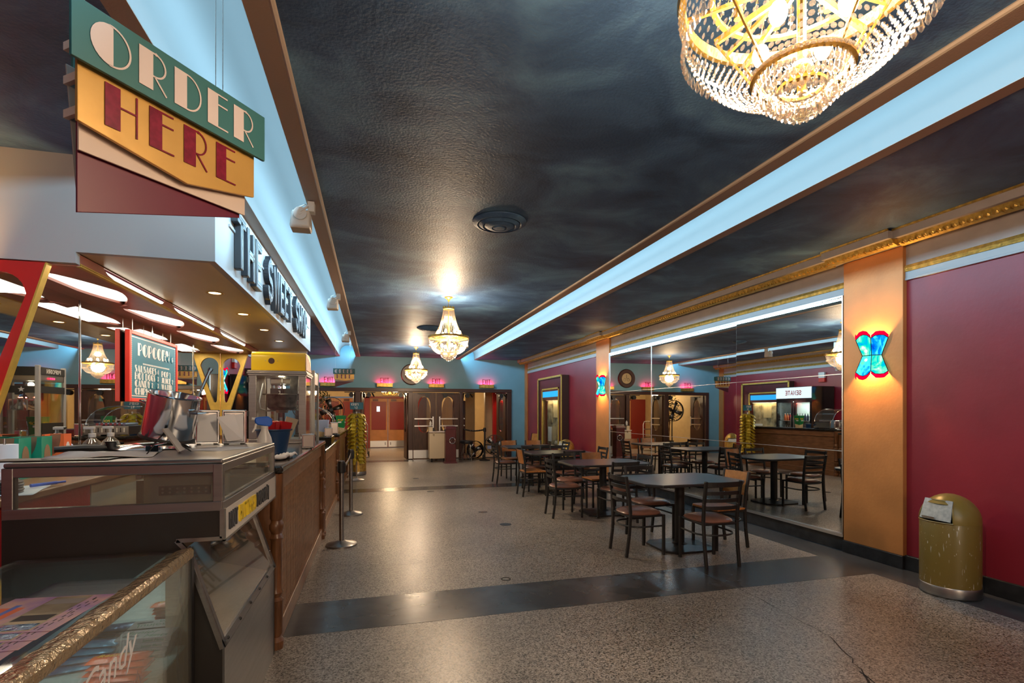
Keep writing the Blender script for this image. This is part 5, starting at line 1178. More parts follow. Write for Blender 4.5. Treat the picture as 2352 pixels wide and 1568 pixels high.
for s_, m_ in (('HOT', 'letter'), ('BUTTERED', 'yellowl'), ('POPCORN', 'letter')):
    for ch in s_:
        mb = MB(); wd = block(mb, ch, (wx1 + .006, yy, 1.02), (0, 1, 0), (0, 0, 1), .072, .62, .008, .19); mb.build('sign_letter', m_, sgn, smooth=False); yy += wd + .0085
    yy += .030
ed = MB().box(wx1, wy0 + .0, .982, wx1 + .009, wy1, .992).box(wx1, wy0, .985, wx1 + .009, wy0 + .018, 1.12).box(wx1, wy1 - .014, .985, wx1 + .009, wy1, 1.12); ed.build('sign_frame', 'steel', wm, smooth=False)
# the bin inside
for nm, bx, m_ in (('bin_wall', (-.96, 2.55, 1.0, -.94, 3.40, 1.245), 'sandpanel'), ('bin_rim', (-.98, 2.53, 1.245, -.62, 2.57, 1.275), 'black'), ('bin_end', (-.96, 2.54, 1.0, -.63, 2.56, 1.245), 'soil'), ('bin_rim', (-.98, 2.57, 1.245, -.945, 3.42, 1.275), 'black'), ('bin_rim', (-.98, 3.40, 1.245, -.62, 3.43, 1.275), 'black')): MB().box(*bx).build(nm, m_, wm, smooth=False)
MB().box(-.90, 2.53, 1.155, -.70, 2.539, 1.195).build('vent_strip', 'black', wm, smooth=False)
for k in range(7):
    for z in (1.167, 1.183): MB().cyl((-.885 + k * .028, 2.529, z), (-.885 + k * .028, 2.5305, z), .005, n=8).build('vent_hole', 'steel', wm)

# ------------------------------------------------------------ things on top of the warmer
def napkins(label, x, y, z, rz, w=.125, h=.205, d=.10, crooked=False, front='paper'):
    t = thing('napkin_dispenser', label, 'napkin dispenser', (x, y, z), rz)
    MB().box(-w / 2, -d / 2 + .012, .012, w / 2, d / 2 - .012, h).build('body', 'chrome', t, bevel=.016, seg=3)
    for sy in (-1, 1):
        pl_ = MB()
        for a, b, c, e in ((-w / 2, -w / 2 + .012, 0.008, h), (w / 2 - .012, w / 2, 0.008, h), (-w / 2, w / 2, h - .014, h), (-w / 2, w / 2, .006, .02)): pl_.box(a, sy * (d / 2 - .012), c, b, sy * d / 2, e)
        pl_.build('face_frame', 'chrome', t, smooth=False, bevel=.004)
        if front == 'paper': MB().prism([(-w / 2 + .012, .02), (w / 2 - .012, .02), (w / 2 - .014, h - .02), (0, h - .03), (-w / 2 + .014, h - .02)], (0, sy * (d / 2 - .004) + (.002 if sy < 0 else -.002), 0), (1, 0, 0), (0, 0, 1), .003).build('napkin', 'paper', t, smooth=False)
        else: MB().box(-w / 2 + .012, sy * (d / 2 - .006) - .002, .02, w / 2 - .012, sy * (d / 2 - .006) + .002, h - .014).build('face_plate', 'chrome', t, smooth=False)
    if crooked:
        mb = MB().quad((-.085, -d / 2 - .035, h * .80), (.0, -d / 2 - .012, h * .88), (.045, -d / 2 - .004, .03), (-.035, -d / 2 - .01, .02)); o = mb.build('loose_napkin', 'paper', t, smooth=False); sm = o.modifiers.new('s', 'SOLIDIFY'); sm.thickness = .002
    for sx in (-1, 1): MB().box(sx * (w / 2 - .02) - .01, -d / 2, 0, sx * (w / 2 - .02) + .01, d / 2, .012).build('foot', 'black', t, smooth=False)
    return t
napkins('chrome napkin dispenser beside the steel pot, left of the pair on the warmer', -.945, 3.36, wt, rad(14))
napkins('chrome napkin dispenser with a crooked napkin hanging out, right of the pair on the warmer', -.80, 3.36, wt, rad(10), crooked=True)
ld = thing('pot_lid', 'shiny steel lid lying on a towel under the tilted pot', 'lid', (-1.13, 3.08, wt + .006))
MB().lathe([(0, .028), (.08, .026), (.16, .012), (.185, 0), (.18, -.003), (0, .0)], n=36).build('lid', 'chrome', ld)
MB().tube([(-.16, -.06, .006), (-.24, -.12, .010), (-.34, -.17, .008)], [.012, .018, .014], 8).build('handle', 'black', ld)
po = thing('steel_pot', 'tall shiny steel pot tilted to the right on top of the warmer', 'pot', (-1.075, 3.13, wt + .050), 0)
po.rotation_euler = (rad(3), rad(13), YAW * -1)
MB().lathe([(0, .006), (.120, .006), (.122, .012), (.122, .235), (.127, .240), (.123, .244), (.119, .238), (.119, .02), (0, .018)], n=44).build('pot_body', 'chrome', po)
MB().lathe([(0, 0), (.126, 0), (.130, .006), (.126, .014), (.120, .014)], n=40).build('rubber_base', 'rubber', po)
for s_ in (-1, 1): MB().tube([(s_ * .12, -.04, .17), (s_ * .155, -.035, .175), (s_ * .155, .035, .175), (s_ * .12, .04, .17)], .006, 7).build('side_handle', 'chrome', po)
la = thing('ladle', 'long steel ladle handle sticking up out of the tilted pot', 'ladle', (-1.02, 3.20, 1.42)); MB().tube([(.0, 0, 0), (.05, .05, .16), (.10, .12, .34)], [.007, .008, .010], 8).cyl((.098, .117, .335), (.104, .125, .35), .013, n=8).build('handle', 'chrome', la)
def sheet(name, label, cat, x, y, z, w, d, rz, m, wav=0.0, nx=8, ny=6, group=None):
    mb = MB(); vs = []
    for j in range(ny + 1):
        for i in range(nx + 1):
            u, v = (i / nx - .5), (j / ny - .5); vs.append((u * w, v * d, .001 + wav * (1 + sin(7 * u + 4 * v) * cos(5 * v - 3 * u))))
    mb.add(vs, [(j * (nx + 1) + i, j * (nx + 1) + i + 1, (j + 1) * (nx + 1) + i + 1, (j + 1) * (nx + 1) + i) for j in range(ny) for i in range(nx)])
    o = mb.build(name, m); sm = o.modifiers.new('s', 'SOLIDIFY'); sm.thickness = .0015; o.location = (x, y, z); o.rotation_euler = (0, 0, rz); tag(o, label, cat, group); return o
sheet('kitchen_towel', 'white towel spread flat along the front of the warmer top', 'towel', -1.14, 2.66, wt, .36, .42, .25, 'cloth', .006)
sheet('paper_sheet', 'white sheet of paper lying at the right end of the warmer top', 'paper', -.76, 2.96, wt, .20, .28, -.5, 'paper', .001)
cb = MB().box(-.2, -.02, 0, .2, .1, .006).build('cutting_board', 'blackp', smooth=False, bevel=.002); cb.location = (-1.22, 2.40, wt); tag(cb, 'thin dark board lying on the front left edge of the warmer top', 'board')
ez = thing('sign_easel', 'small grey card on a twisted wire easel seen from behind on the warmer top', 'easel', (-.87, 2.72, wt), rad(13))
MB().hexa([(-.01, -.075, .01), (.0, .075, .01), (.006, .075, .012), (-.004, -.075, .012)], [(-.075, -.06, .115), (-.068, .06, .115), (-.062, .06, .118), (-.069, -.06, .118)]).build('card', 'soil', ez, smooth=False)
MB().tube([(-.066, .03, .10), (-.03, .05, .05), (.03, .07, .002)], .003, 5).tube([(-.066, -.03, .10), (-.10, -.05, .05), (-.13, -.07, .002)], .003, 5).tube([(-.066, .0, .10), (-.11, .03, .05), (-.14, .06, .002)], .003, 5).tube([(-.02, .07, .006), (-.0, -.07, .006)], .003, 5).build('wire_legs', 'black', ez)
kc = thing('coffee_pod', 'tiny black coffee pod cup standing on the far edge of the warmer top', 'pod', (-1.285, 3.02, wt)); MB().lathe([(0, 0), (.018, 0), (.024, .04), (.030, .042), (.030, .045), (0, .045)], n=16).build('cup', 'black', kc)
bk = thing('binder_clip', 'black binder clip with silver wires lying on the warmer top before the lid', 'clip', (-1.05, 2.80, wt), .4); MB().prism([(0, 0), (.05, .0), (.02, .03)], (0, 0, 0), (0, 1, 0), (0, 0, 1), .05).build('clip_body', 'blackg', bk, smooth=False); MB().tube([(.04, .01, .03), (.08, -.05, .045), (.07, -.07, .046), (.02, -.01, .03)], .002, 5).build('clip_wire', 'chrome', bk)

# ------------------------------------------------------------ candy display case at the very front
cc = thing('candy_case', 'glass candy display case with taped top edge and white script lettering, at bottom left corner', 'display case', (0, 0, 0))
x0, x1, y0, y1, zt = -1.28, -.70, .62, 2.30, .968
MB().box(x0, y0, zt - .008, x1, y1, zt).build('top_glass', 'glass', cc, smooth=False)
MB().box(x1 - .007, y0, .42, x1, y1, zt - .012).build('front_glass', 'oldglass', cc, smooth=False)
mb = MB(); N = 60; pr = []
for i in range(N + 1):
    y = y0 + (y1 - y0) * i / N; k = lambda: R.uniform(-.0022, .0022)
    pr.append([(x1 - .055 + k(), y, zt + .001 + k()), (x1 - .02, y, zt + .006 + k()), (x1 - .004, y, zt + .008 + k()), (x1 + .005 + k(), y, zt - .004 + k()), (x1 + .004, y, zt - .030 + k()), (x1 - .0, y, zt - .036)])
for a, b in zip(pr, pr[1:]):
    for p in range(5): mb.quad(a[p], a[p + 1], b[p + 1], b[p])
mb.build('taped_edge', 'foil', cc)
MB().box(x0, y1 - .02, .42, x1 - .085, y1, zt - .01).build('mirror_end', 'mirror', cc, smooth=False); MB().box(x1 - .085, y1 - .03, .42, x1 - .008, y1, zt - .01).build('end_wall', 'sandpanel', cc, smooth=False); MB().box(x1 - .03, y1 - .02, .0, x1 + .004, y1 + .008, zt - .02).build('end_post', 'black', cc, smooth=False)
MB().box(x0, y0, .0, x1, y1, .42).build('base_cabinet', 'doorwood', cc, smooth=False, bevel=.005); MB().box(x0 - .01, y0, .42, x0, y1, zt - .01).build('back_panel', 'black', cc, smooth=False)
MB().box(x0, y0, .592, x1 - .016, y1 - .02, .60).build('shelf', 'shelfpaper', cc, smooth=False); MB().box(x0, y0, .42, x1 - .01, y1 - .02, .425).build('case_floor', 'shelfpaper', cc, smooth=False)
MB().tube([(x1 - .006 - .0, 2.20 - .0, zt - .03), (x1 - .012, 2.19, .85), (x1 - .012, 2.235, .72), (x1 - .012, 2.17, .58), (x1 - .012, 2.2, .45)], .004, 6).build('power_cord', 'clearplastic', cc)
text('script_lettering', 'Candy', .125, 'paper', cc, (x1 + .0015, 1.48, .765), (0, 1, .06), (0, -.06, 1), .0004, shear=.35, sx=.95)
text('red_lettering', 'Candy', .085, 'redink', cc, (x1 - .012, 1.70, .655), (0, 1, 0), (0, 0, 1), .0004, sx=.8)
lamp('case_strip', 'AREA', (-1.0, 1.7, zt - .03), 1.2, (.9, 1, .97), shape='RECTANGLE', size=.05, size_y=.9)
# flyers fanned out on the glass top
M['flyer'] = mat('purple_orange_print', (.62, .36, .30), .45, col2=(.22, .12, .42), vscale=9)
for k in range(7):
    f = thing('flyer', ('pink purple film flyer on glass case, %s' % ('topmost and farthest of the fan', 'second from the far end of the fan', 'third from the far end of the fan', 'fourth from the far end of the fan', 'fifth from the far end of the fan', 'sixth from the far end of the fan', 'last of the fan at the picture edge')[k]), 'flyer', (-.885 - .012 * k, 1.655 - .052 * k, zt + .0006 + .0012 * (7 - k)), rad(-6 + 2.0 * k), 'film flyers on the candy case')
    MB().box(-.13, -.13, 0, .13, .13, .0006).build('sheet', 'flyer', f, smooth=False)
    MB().box(-.02, -.12, .0006, .075, .125, .0010).build('photo_block', 'photo', f, smooth=False)
    for q in range(4): MB().box(-.015 + q * .0, -.115 + q * .06, .001, .07, -.075 + q * .06, .0012).build('picture', ('bluefoil', 'ink', 'photo', 'soil')[q], f, smooth=False)
    ln = MB()
    for q in range(9): ln.box(.080 + .005 * (q % 5), -.115 + .025 * q, .0006, .083 + .005 * (q % 5), -.10 + .025 * q, .0009).box(.092 + .006 * (q % 4), -.12 + .026 * q, .0006, .0945 + .006 * (q % 4), -.10 + .026 * q, .0009)
    ln.build('print_lines', 'ink', f, smooth=False)
    MB().box(-.11, -.08, .0006, -.05, .05, .0009).build('title_block', 'orange', f, smooth=False); MB().box(-.085, -.06, .0009, -.070, .07, .0011).build('title_block', 'blue', f, smooth=False)
o = sheet('notice_sheet', 'grey printed sheet under the glass top behind the flyers', 'paper', -.88, 1.90, zt - .012, .28, .20, -.1, 'paper')
# candy on the shelf
zs_ = .60
def carton(label, x, y, z, rz, sz=(.185, .085, .018), grp=None):
    t = thing('mint_carton', label, 'candy box', (x, y, z), rz, grp); w, d, h = sz
    MB().box(-w / 2, -d / 2, 0, w / 2, d / 2, h).build('carton', 'white', t, smooth=False, bevel=.001)
    text('print', 'Junior', .042, 'greenink', t, (-.070, .002, h + .0003), (1, 0, 0), (0, 1, 0), .0002, shear=.2); text('print', 'Mints', .036, 'greenink', t, (-.005, -.034, h + .0003), (1, 0, 0), (0, 1, 0), .0002, shear=.2)
    MB().sph((-.06, -.015, h), .014, 8, 5, (1.3, .7, .1)).sph((-.035, -.018, h), .012, 8, 5, (1.2, .7, .1)).build('candy_picture', 'ink', t)
    text('print', 'Junior Mints', .014, 'greenink', t, (-.0, -d / 2 - .0003, .004), (1, 0, 0), (0, 0, 1), .0001, shear=.2); return t
for k in range(4): carton('white and green mint carton, %s of the front stack in the candy case' % ('bottom', 'second from bottom', 'third from bottom', 'topmost')[k], -.842 + .004 * k, 2.222 + .003 * k, zs_ + .019 * k, rad(-4 + k))
def bar_(label, x, y, z, rz, m, txt, tm, sz=(.18, .062, .022)):
    t = thing('candy_bar', label, 'candy bar', (x, y, z), rz); w, d, h = sz; mb = MB(); nx = 12; vs = []
    for i in range(nx + 1):
        u = i / nx * 2 - 1; e = 1 - abs(u) ** 8 * .85
        for a in range(8): an = 2 * PI * a / 8; vs.append((u * w / 2, cos(an) * d / 2 * (1 if abs(u) < .93 else 1.05), h / 2 + sin(an) * h / 2 * (e if abs(u) < .95 else .12)))
    mb.add(vs, [(i * 8 + a, i * 8 + (a + 1) % 8, (i + 1) * 8 + (a + 1) % 8, (i + 1) * 8 + a) for i in range(nx) for a in range(8)]).build('wrapper', m, t, ang=60)
    if txt: text('print', txt, .030, tm, t, (-w * .36, -.008, h + .0004), (1, 0, 0), (0, 1, 0), .0002, shear=.25)
    return t
for k in range(2): bar_('dark red candy bar wrapper, %s of the red pair in the candy case' % ('lower', 'upper')[k], -.865 - .01 * k, 2.125 + .008 * k, zs_ + .02 * k, rad(-8 + 5 * k), 'redfoil', '100 GRAND', 'paper')
for k in range(5): bar_('orange candy bar wrapper, %s in the candy case' % ('bottom one of the orange pile', 'second up in the orange pile', 'third up in the orange pile', 'fourth up in the orange pile', 'topmost one of the orange pile')[k], -.835 + .006 * (k % 2), 1.985 + .010 * k, zs_ + .017 * k, rad(-12 + 3 * k), 'orangefoil', "Reese's", 'yellowl')
for k in range(4): bar_('silver blue candy wrapper, %s' % ('lowest beside the mint cartons', 'second up beside the mint cartons', 'third up beside the mint cartons', 'top of the pile beside the mint cartons')[k], -1.02 + .008 * k, 2.15 + .02 * k, zs_ + .018 * k, rad(12 - 6 * k), 'bluefoil', '5' if k == 3 else '', 'bluep')

# ------------------------------------------------------------ first counter: yellow popcorn machine and what stands around it
c1 = 1.172
pm = thing('popcorn_machine', 'popcorn machine with bright yellow enamel roof and steel corner posts on the near counter', 'popcorn machine', (-1.00, 6.22, c1))
w, d = .285, .26
MB().box(-w, -d, 0, w, d, .05).box(-w - .012, -d - .012, 0, w + .012, d + .012, .018).build('base', 'steel', pm, smooth=False, bevel=.004)
for sx in (-1, 1):
    for sy in (-1, 1): MB().box(sx * w, sy * d, .05, sx * (w - .072), sy * (d - .03), .745).build('corner_post', 'alu' if False else 'steel', pm, smooth=False, bevel=.003)
MB().box(-w - .008, -d - .008, .735, w + .008, d + .008, .755).box(-w - .016, -d - .016, .755, w + .016, d + .016, .772).box(-w - .010, -d - .010, .772, w + .010, d + .010, .79).build('roof_band', 'steel', pm, smooth=False, bevel=.003)
# the roof: curved back at top in y
pr_ = [(-d - .004, .79), (-d - .004, .83)] + [(-d + .045 - .049 * cos(rad(a)), .945 + .05 * sin(rad(a))) for a in (0, 30, 60, 90)] + [(d - .16, .995)] + [(d - .16 + .16 * sin(rad(a)), .875 + .12 * cos(rad(a))) for a in (20, 45, 70, 90)] + [(d, .79)]
MB().prism(pr_, (-w + .025, 0, 0), (0, 1, 0), (0, 0, 1), 2 * w - .03).build('yellow_roof', 'yellow', pm, ang=40, bevel=.006)
M['rustside'] = mat('stained_roof_side', (.50, .38, .28), .4, metal=.4, col2=(.22, .10, .05), vscale=14, stretch=(1, 1, .3)); fl_ = MB()
for k in range(9): fl_.prism([(-d + .02 + k * .055, .80), (-d + .058 + k * .055, .80), (-d + .058 + k * .055, .975 - .006 * k * k * .35), (-d + .02 + k * .055, .975 - .006 * k * k * .35)], (w - .008, 0, 0), (0, 1, 0), (0, 0, 1), .012)
fl_.build('fluted_side', 'rustside', pm, smooth=False, bevel=.004)
MB().cyl((-.06, -d - .006, .895), (-.06, -d + .02, .895), .032, n=20).build('porthole', 'frame', pm); MB().cyl((-.12, -d - .006, .895), (-.12, -d, .895), .004, n=6).cyl((.0, -d - .006, .895), (.0, -d, .895), .004, n=6).build('rivet', 'steel', pm)
MB().box(-w + .07, -d + .006, .05, w - .07, -d + .010, .735).box(w - .010, -d + .03, .05, w - .006, d - .03, .735).box(-w + .006, -d + .03, .05, -w + .01, d - .03, .735).build('glass_pane', 'glass', pm, smooth=False)
kt = MB().lathe([(.0, .365), (.12, .37), (.155, .40), (.165, .53), (.172, .54), (.16, .545), (0, .55)], (.0, .02, 0), 28).build('kettle', 'kettle', pm); MB().lathe([(0, .335), (.06, .335), (.07, .37), (0, .37)], (0, .02, 0), 16).build('kettle_foot', 'steel', pm)
MB().cyl((0, .02, .55), (0, .02, .735), .010, n=8).cyl((0, .02, .55), (0, .02, .60), .018, n=8).box(-.2, .0, .535, .2, .04, .55).build('stirrer', 'black', pm)
MB().tube([(-.17, -.02, .735), (-.19, -.05, .62), (-.215, -.08, .46), (-.20, -.09, .38), (-.14, -.06, .355), (-.06, -.0, .36)], .009, 7).build('oil_pipe', 'alu', pm)
MB().tube([(.10, 0, .40), (.13, -.03, .33), (.17, -.03, .29), (.2, -.03, .33)], .005, 6).build('kettle_cable', 'black', pm); MB().box(.08, .05, .55, .16, .12, .735).build('motor_housing', 'kettle', pm, smooth=False)
for z in (.30, .66): MB().box(-w - .018, -d - .004, z, -w + .006, -d + .01, z + .055).build('door_hinge', 'black', pm, smooth=False, bevel=.003)
lamp('popper_lamp', 'POINT', (-1.0, 6.2, c1 + .70), .8, (1, .8, .5), shadow_soft_size=.03)
bb = thing('blue_tub', 'dark blue plastic tub holding red popcorn cartons in front of the popcorn machine', 'tub', (-.825, 4.72, c1))
MB().lathe([(0, 0), (.105, 0), (.135, .185), (.150, .190), (.150, .200), (.130, .198), (.100, .012), (0, .012)], n=36).build('tub', 'bluep', bb)
for k, (x, y, rx, ry) in enumerate(((-.03, -.03, .25, .05), (.03, .02, .2, .25), (.07, -.02, .15, .35), (-.02, .05, -.1, -.1))):
    p = thing('popcorn_carton', 'red and white popcorn carton standing in the blue tub, %s' % ('left one in front', 'middle one', 'right one tilted outwards', 'rear one')[k], 'carton', (bb.location.x + x * .8, bb.location.y + y * .8, c1 + .016)); p.rotation_euler = (rx * .5, ry * .5, .3 * k)
    MB().hexa([(-.03, -.018, 0), (.03, -.018, 0), (.03, .018, 0), (-.03, .018, 0)], [(-.045, -.025, .25), (.045, -.025, .25), (.045, .025, .25), (-.045, .025, .25)]).build('carton', 'redfoil', p, smooth=False); MB().box(-.036, -.0265, .11, .036, -.022, .17).build('carton_band', 'paper', p, smooth=False)
gb = thing('paper_bag', 'brown paper bag leaning in the right side of the blue tub', 'bag', (bb.location.x + .06, bb.location.y + .04, c1 + .02)); gb.rotation_euler = (0, .3, .2); MB().hexa([(-.03, -.02, 0), (.03, -.02, 0), (.03, .02, 0), (-.03, .02, 0)], [(-.05, -.035, .285), (.05, -.03, .285), (.05, .035, .285), (-.05, .03, .285)]).build('bag', 'sandpanel', gb, smooth=False)
sp = thing('spray_bottle', 'white spray bottle with bright blue trigger head behind the warmer', 'spray bottle', (-.682, 3.60, c1), rad(20))
MB().lathe([(0, 0), (.046, 0), (.050, .01), (.050, .13), (.040, .18), (.022, .225), (.018, .25), (0, .25)], n=24).build('bottle', 'whitep', sp); MB().box(-.03, -.051, .03, .03, -.048, .11).build('label', 'redfoil', sp, smooth=False)
MB().prism([(-.055, .275), (-.04, .262), (.03, .25), (.045, .268), (.045, .30), (.02, .318), (-.05, .312), (-.06, .30)], (0, .014, 0), (1, 0, 0), (0, 0, 1), .028).build('trigger_head', 'blue', sp, bevel=.006); MB().prism([(-.055, .27), (-.045, .27), (-.05, .24), (-.068, .215), (-.074, .218), (-.06, .245)], (0, .008, 0), (1, 0, 0), (0, 0, 1), .016).cyl((-.058, 0, .30), (-.075, 0, .302), .010, n=8).cyl((0, 0, .235), (0, 0, .255), .022, n=14).build('trigger', 'whitep', sp)
napkins('chrome napkin box with plain face on the edge of the near counter', -.605, 5.18, c1, rad(12), .115, .135, .15, front='x')
gl = thing('white_gloves', 'crumpled white gloves lying on the near end of the near counter', 'gloves', (-.655, 3.98, c1))
for x, y, rz in ((0, 0, .3), (.02, .17, .8)):
    mb = MB().sph((x, y, .018), .05, 12, 8, (1, 1.5, .36))
    for k in range(4): mb.tube([(x + .02 * k - .03, y + .05, .018), (x + .025 * k - .03, y + .09, .022 + .006 * (k % 2)), (x + .03 * k - .035, y + .12, .014)], [.012, .011, .008], 6)
    mb.build('glove', 'cloth', gl, ang=80)
tr = MB().box(-.09, -.14, 0, .09, .14, .008).build('metal_tray', 'steel', smooth=False, bevel=.003); tr.location = (-.80, 3.86, c1); tag(tr, 'small flat steel tray behind the white gloves on the near counter', 'tray')

# ------------------------------------------------------------ middle counter
c2 = 1.055
p2 = thing('white_popcorn_machine', 'second popcorn machine with white corner posts, right behind the yellow one', 'popcorn machine', (-1.02, 7.30, c2))
w, d, h = .275, .26, .98
MB().box(-w, -d, 0, w, d, .06).build('base', 'steel', p2, smooth=False); MB().box(-w, -d, h - .16, w, d, h).build('top_housing', 'steel', p2, smooth=False, bevel=.004)
for sx in (-1, 1):
    for sy in (-1, 1): MB().box(sx * (w + .008), sy * (d + .008), 0, sx * (w - .032), sy * (d - .032), h + .02).build('corner_post', 'white', p2, smooth=False, bevel=.003)
MB().box(-w - .012, -d + .03, h - .085, -w - .006, d - .03, h + .0).box(-w - .012, -d + .03, h - .30, -w - .006, d - .03, h - .22).build('black_header', 'black', p2, smooth=False); MB().box(-w + .03, -d - .012, h - .30, w - .03, -d - .006, h - .22).box(-w + .03, -d - .012, h - .1, w - .03, -d - .006, h).build('black_band', 'black', p2, smooth=False)
wd, L = word(block, BLOCK, 'POPCORN', (-w - .0125, 0, h - .068), (0, -1, 0), (0, 0, 1), .05, .8, .25, depth=.001, lw=.16); wd.v = [(a, b + L / 2, c) for a, b, c in wd.v]; wd.build('header_lettering', 'paper', p2, smooth=False)
for k in (-1, 0, 1): MB().box(-w - .014, -.02 + k * .035 - .01, h - .135, -w - .011, -.02 + k * .035 + .01, h - .115).build('red_display', 'exitglow', p2, smooth=False)
for sx in (-.12, .08): MB().prism([((.034 if i % 2 == 0 else .014) * sin(i * PI / 5), (.034 if i % 2 == 0 else .014) * cos(i * PI / 5)) for i in range(10)], (sx, -d - .0125, h - .26), (1, 0, 0), (0, 0, 1), .001).build('star', 'paper', p2, smooth=False)
MB().box(-w + .004, -d + .03, .06, -w + .008, d - .03, h - .16).box(w - .008, -d + .03, .06, w - .004, d - .03, h - .16).box(-w + .03, -d + .004, .06, w - .03, -d + .008, h - .16).build('glass_pane', 'glass', p2, smooth=False)
MB().lathe([(0, .48), (.13, .48), (.135, .49), (.135, .61), (.14, .615), (0, .615)], n=28).build('kettle', 'chrome', p2); MB().cyl((0, 0, .6), (0, 0, h - .16), .012, n=8).build('kettle_stem', 'black', p2); MB().box(-w - .008, -d + .05, .06, -w - .002, d - .05, .33).build('lower_door', 'blackp', p2, smooth=False)
MB().sph((-.12, -.1, h - .2), .03, 10, 7).build('warm_bulb', 'bulb', p2)
rs = MB().box(-.22, -.30, 0, .22, .30, .10).build('stone_riser', 'counter', smooth=False, bevel=.006); rs.location = (-.80, 7.98, c2); tag(rs, 'dark stone riser block on the middle counter carrying popcorn tubs', 'riser')
def tub(label, x, y, z, m, hh=.30, w0=.055, w1=.085):
    t = thing('popcorn_tub', label, 'popcorn tub', (x, y, z), R.uniform(-.2, .2))
    MB().hexa([(-w0, -w0, 0), (w0, -w0, 0), (w0, w0, 0), (-w0, w0, 0)], [(-w1, -w1, hh), (w1, -w1, hh), (w1, w1, hh), (-w1, w1, hh)]).build('tub', m, t, smooth=False)
    k = .32; wa = w0 + (w1 - w0) * k + .0015
    MB().hexa([(-w0 - .001, -w0 - .001, 0), (w0 + .001, -w0 - .001, 0), (w0 + .001, w0 + .001, 0), (-w0 - .001, w0 + .001, 0)], [(-wa, -wa, hh * k), (wa, -wa, hh * (k - .1)), (wa, wa, hh * k), (-wa, wa, hh * (k + .06))]).build('popcorn_picture', 'popcorn', t, smooth=False)
    if m == 'green':
        for a in range(4):
            o = text('print', 'POP', .055, 'yellow', t, (-.045, -.0815, hh * .66), (1, 0, 0), (0, -.0 + .10, 1), .0015); o.rotation_euler = (0, 0, a * PI / 2)
            o = MB().box(-.04, -.078, hh * .55, .02, -.075, hh * .63).build('print_box', 'paper', t, smooth=False); o.rotation_euler = (0, 0, a * PI / 2)
    return t
tub('tall green popcorn tub printed POP on the stone riser, left of the blue tub', -.885, 7.82, c2 + .10, 'green'); tub('blue popcorn tub with popcorn picture on the stone riser', -.735, 8.10, c2 + .10, 'bluefoil' if False else 'lilac', .24)
napkins('chrome napkin box on the stone riser of the middle counter', -.64, 7.90, c2 + .10, rad(8), .11, .13, .13, front='x')
# ------------------------------------------------------------ farthest counter
c3 = 1.135
hr = thing('hot_dog_roller', 'hot dog roller with curved glass hood on the farthest counter', 'hot dog roller', (-.98, 9.62, c3))
MB().box(-.27, -.25, .02, .27, .25, .16).build('base', 'steel', hr, smooth=False, bevel=.006); MB().hexa([(.27, -.25, .02), (.34, -.25, .02), (.34, .25, .02), (.27, .25, .02)], [(.27, -.25, .16), (.29, -.25, .15), (.29, .25, .15), (.27, .25, .16)]).build('control_panel', 'black', hr, smooth=False)
for k in range(9): MB().box(-.22 + k * .05, -.253, .06, -.205 + k * .05, -.249, .13).build('vent_slot', 'black' if k % 2 else 'whitep', hr, smooth=False)
for k in range(7): MB().cyl((-.20 + k * .06, -.23, .185), (-.20 + k * .06, .23, .185), .022, n=12).build('roller', 'chrome', hr)
hood = [(-.27, .47)] + [(-.10 + .40 * sin(rad(a)), .17 + .30 * cos(rad(a))) for a in range(0, 91, 10)]; mb = MB()
mb.add([(x, y, z) for y in (-.25, .25) for x, z in hood], [(i, i + 1, len(hood) + i + 1, len(hood) + i) for i in range(len(hood) - 1)]); mb.build('curved_hood', 'clearplastic', hr)
mb = MB()
for y in (-.25, .25): mb.tube([(x, y, z) for x, z in hood], .006, 6); mb.prism([(-.27, .165)] + [(x, z) for x, z in hood], (0, y, 0), (1, 0, 0), (0, 0, 1), .004) if False else None
mb.build('hood_edge', 'chrome', hr)
napkins('chrome napkin box beside the hot dog roller on the farthest counter', -.655, 9.30, c3, rad(6), .12, .20, .15, front='x')
tub('green popcorn tub printed POP on the farthest counter by the chip rack', -.60, 10.25, c3, 'green', .31)
for k, (x, y) in enumerate(((-.72, 9.85), (-.95, 10.3))): dup(bpy.data.objects['blue_tub'], ('small black bowl' if False else 'dark blue tub on the farthest counter, %s' % ('next to the hot dog roller', 'behind the green popcorn tub')[k]), (x, y, c3)).scale = (.5, .5, .5)

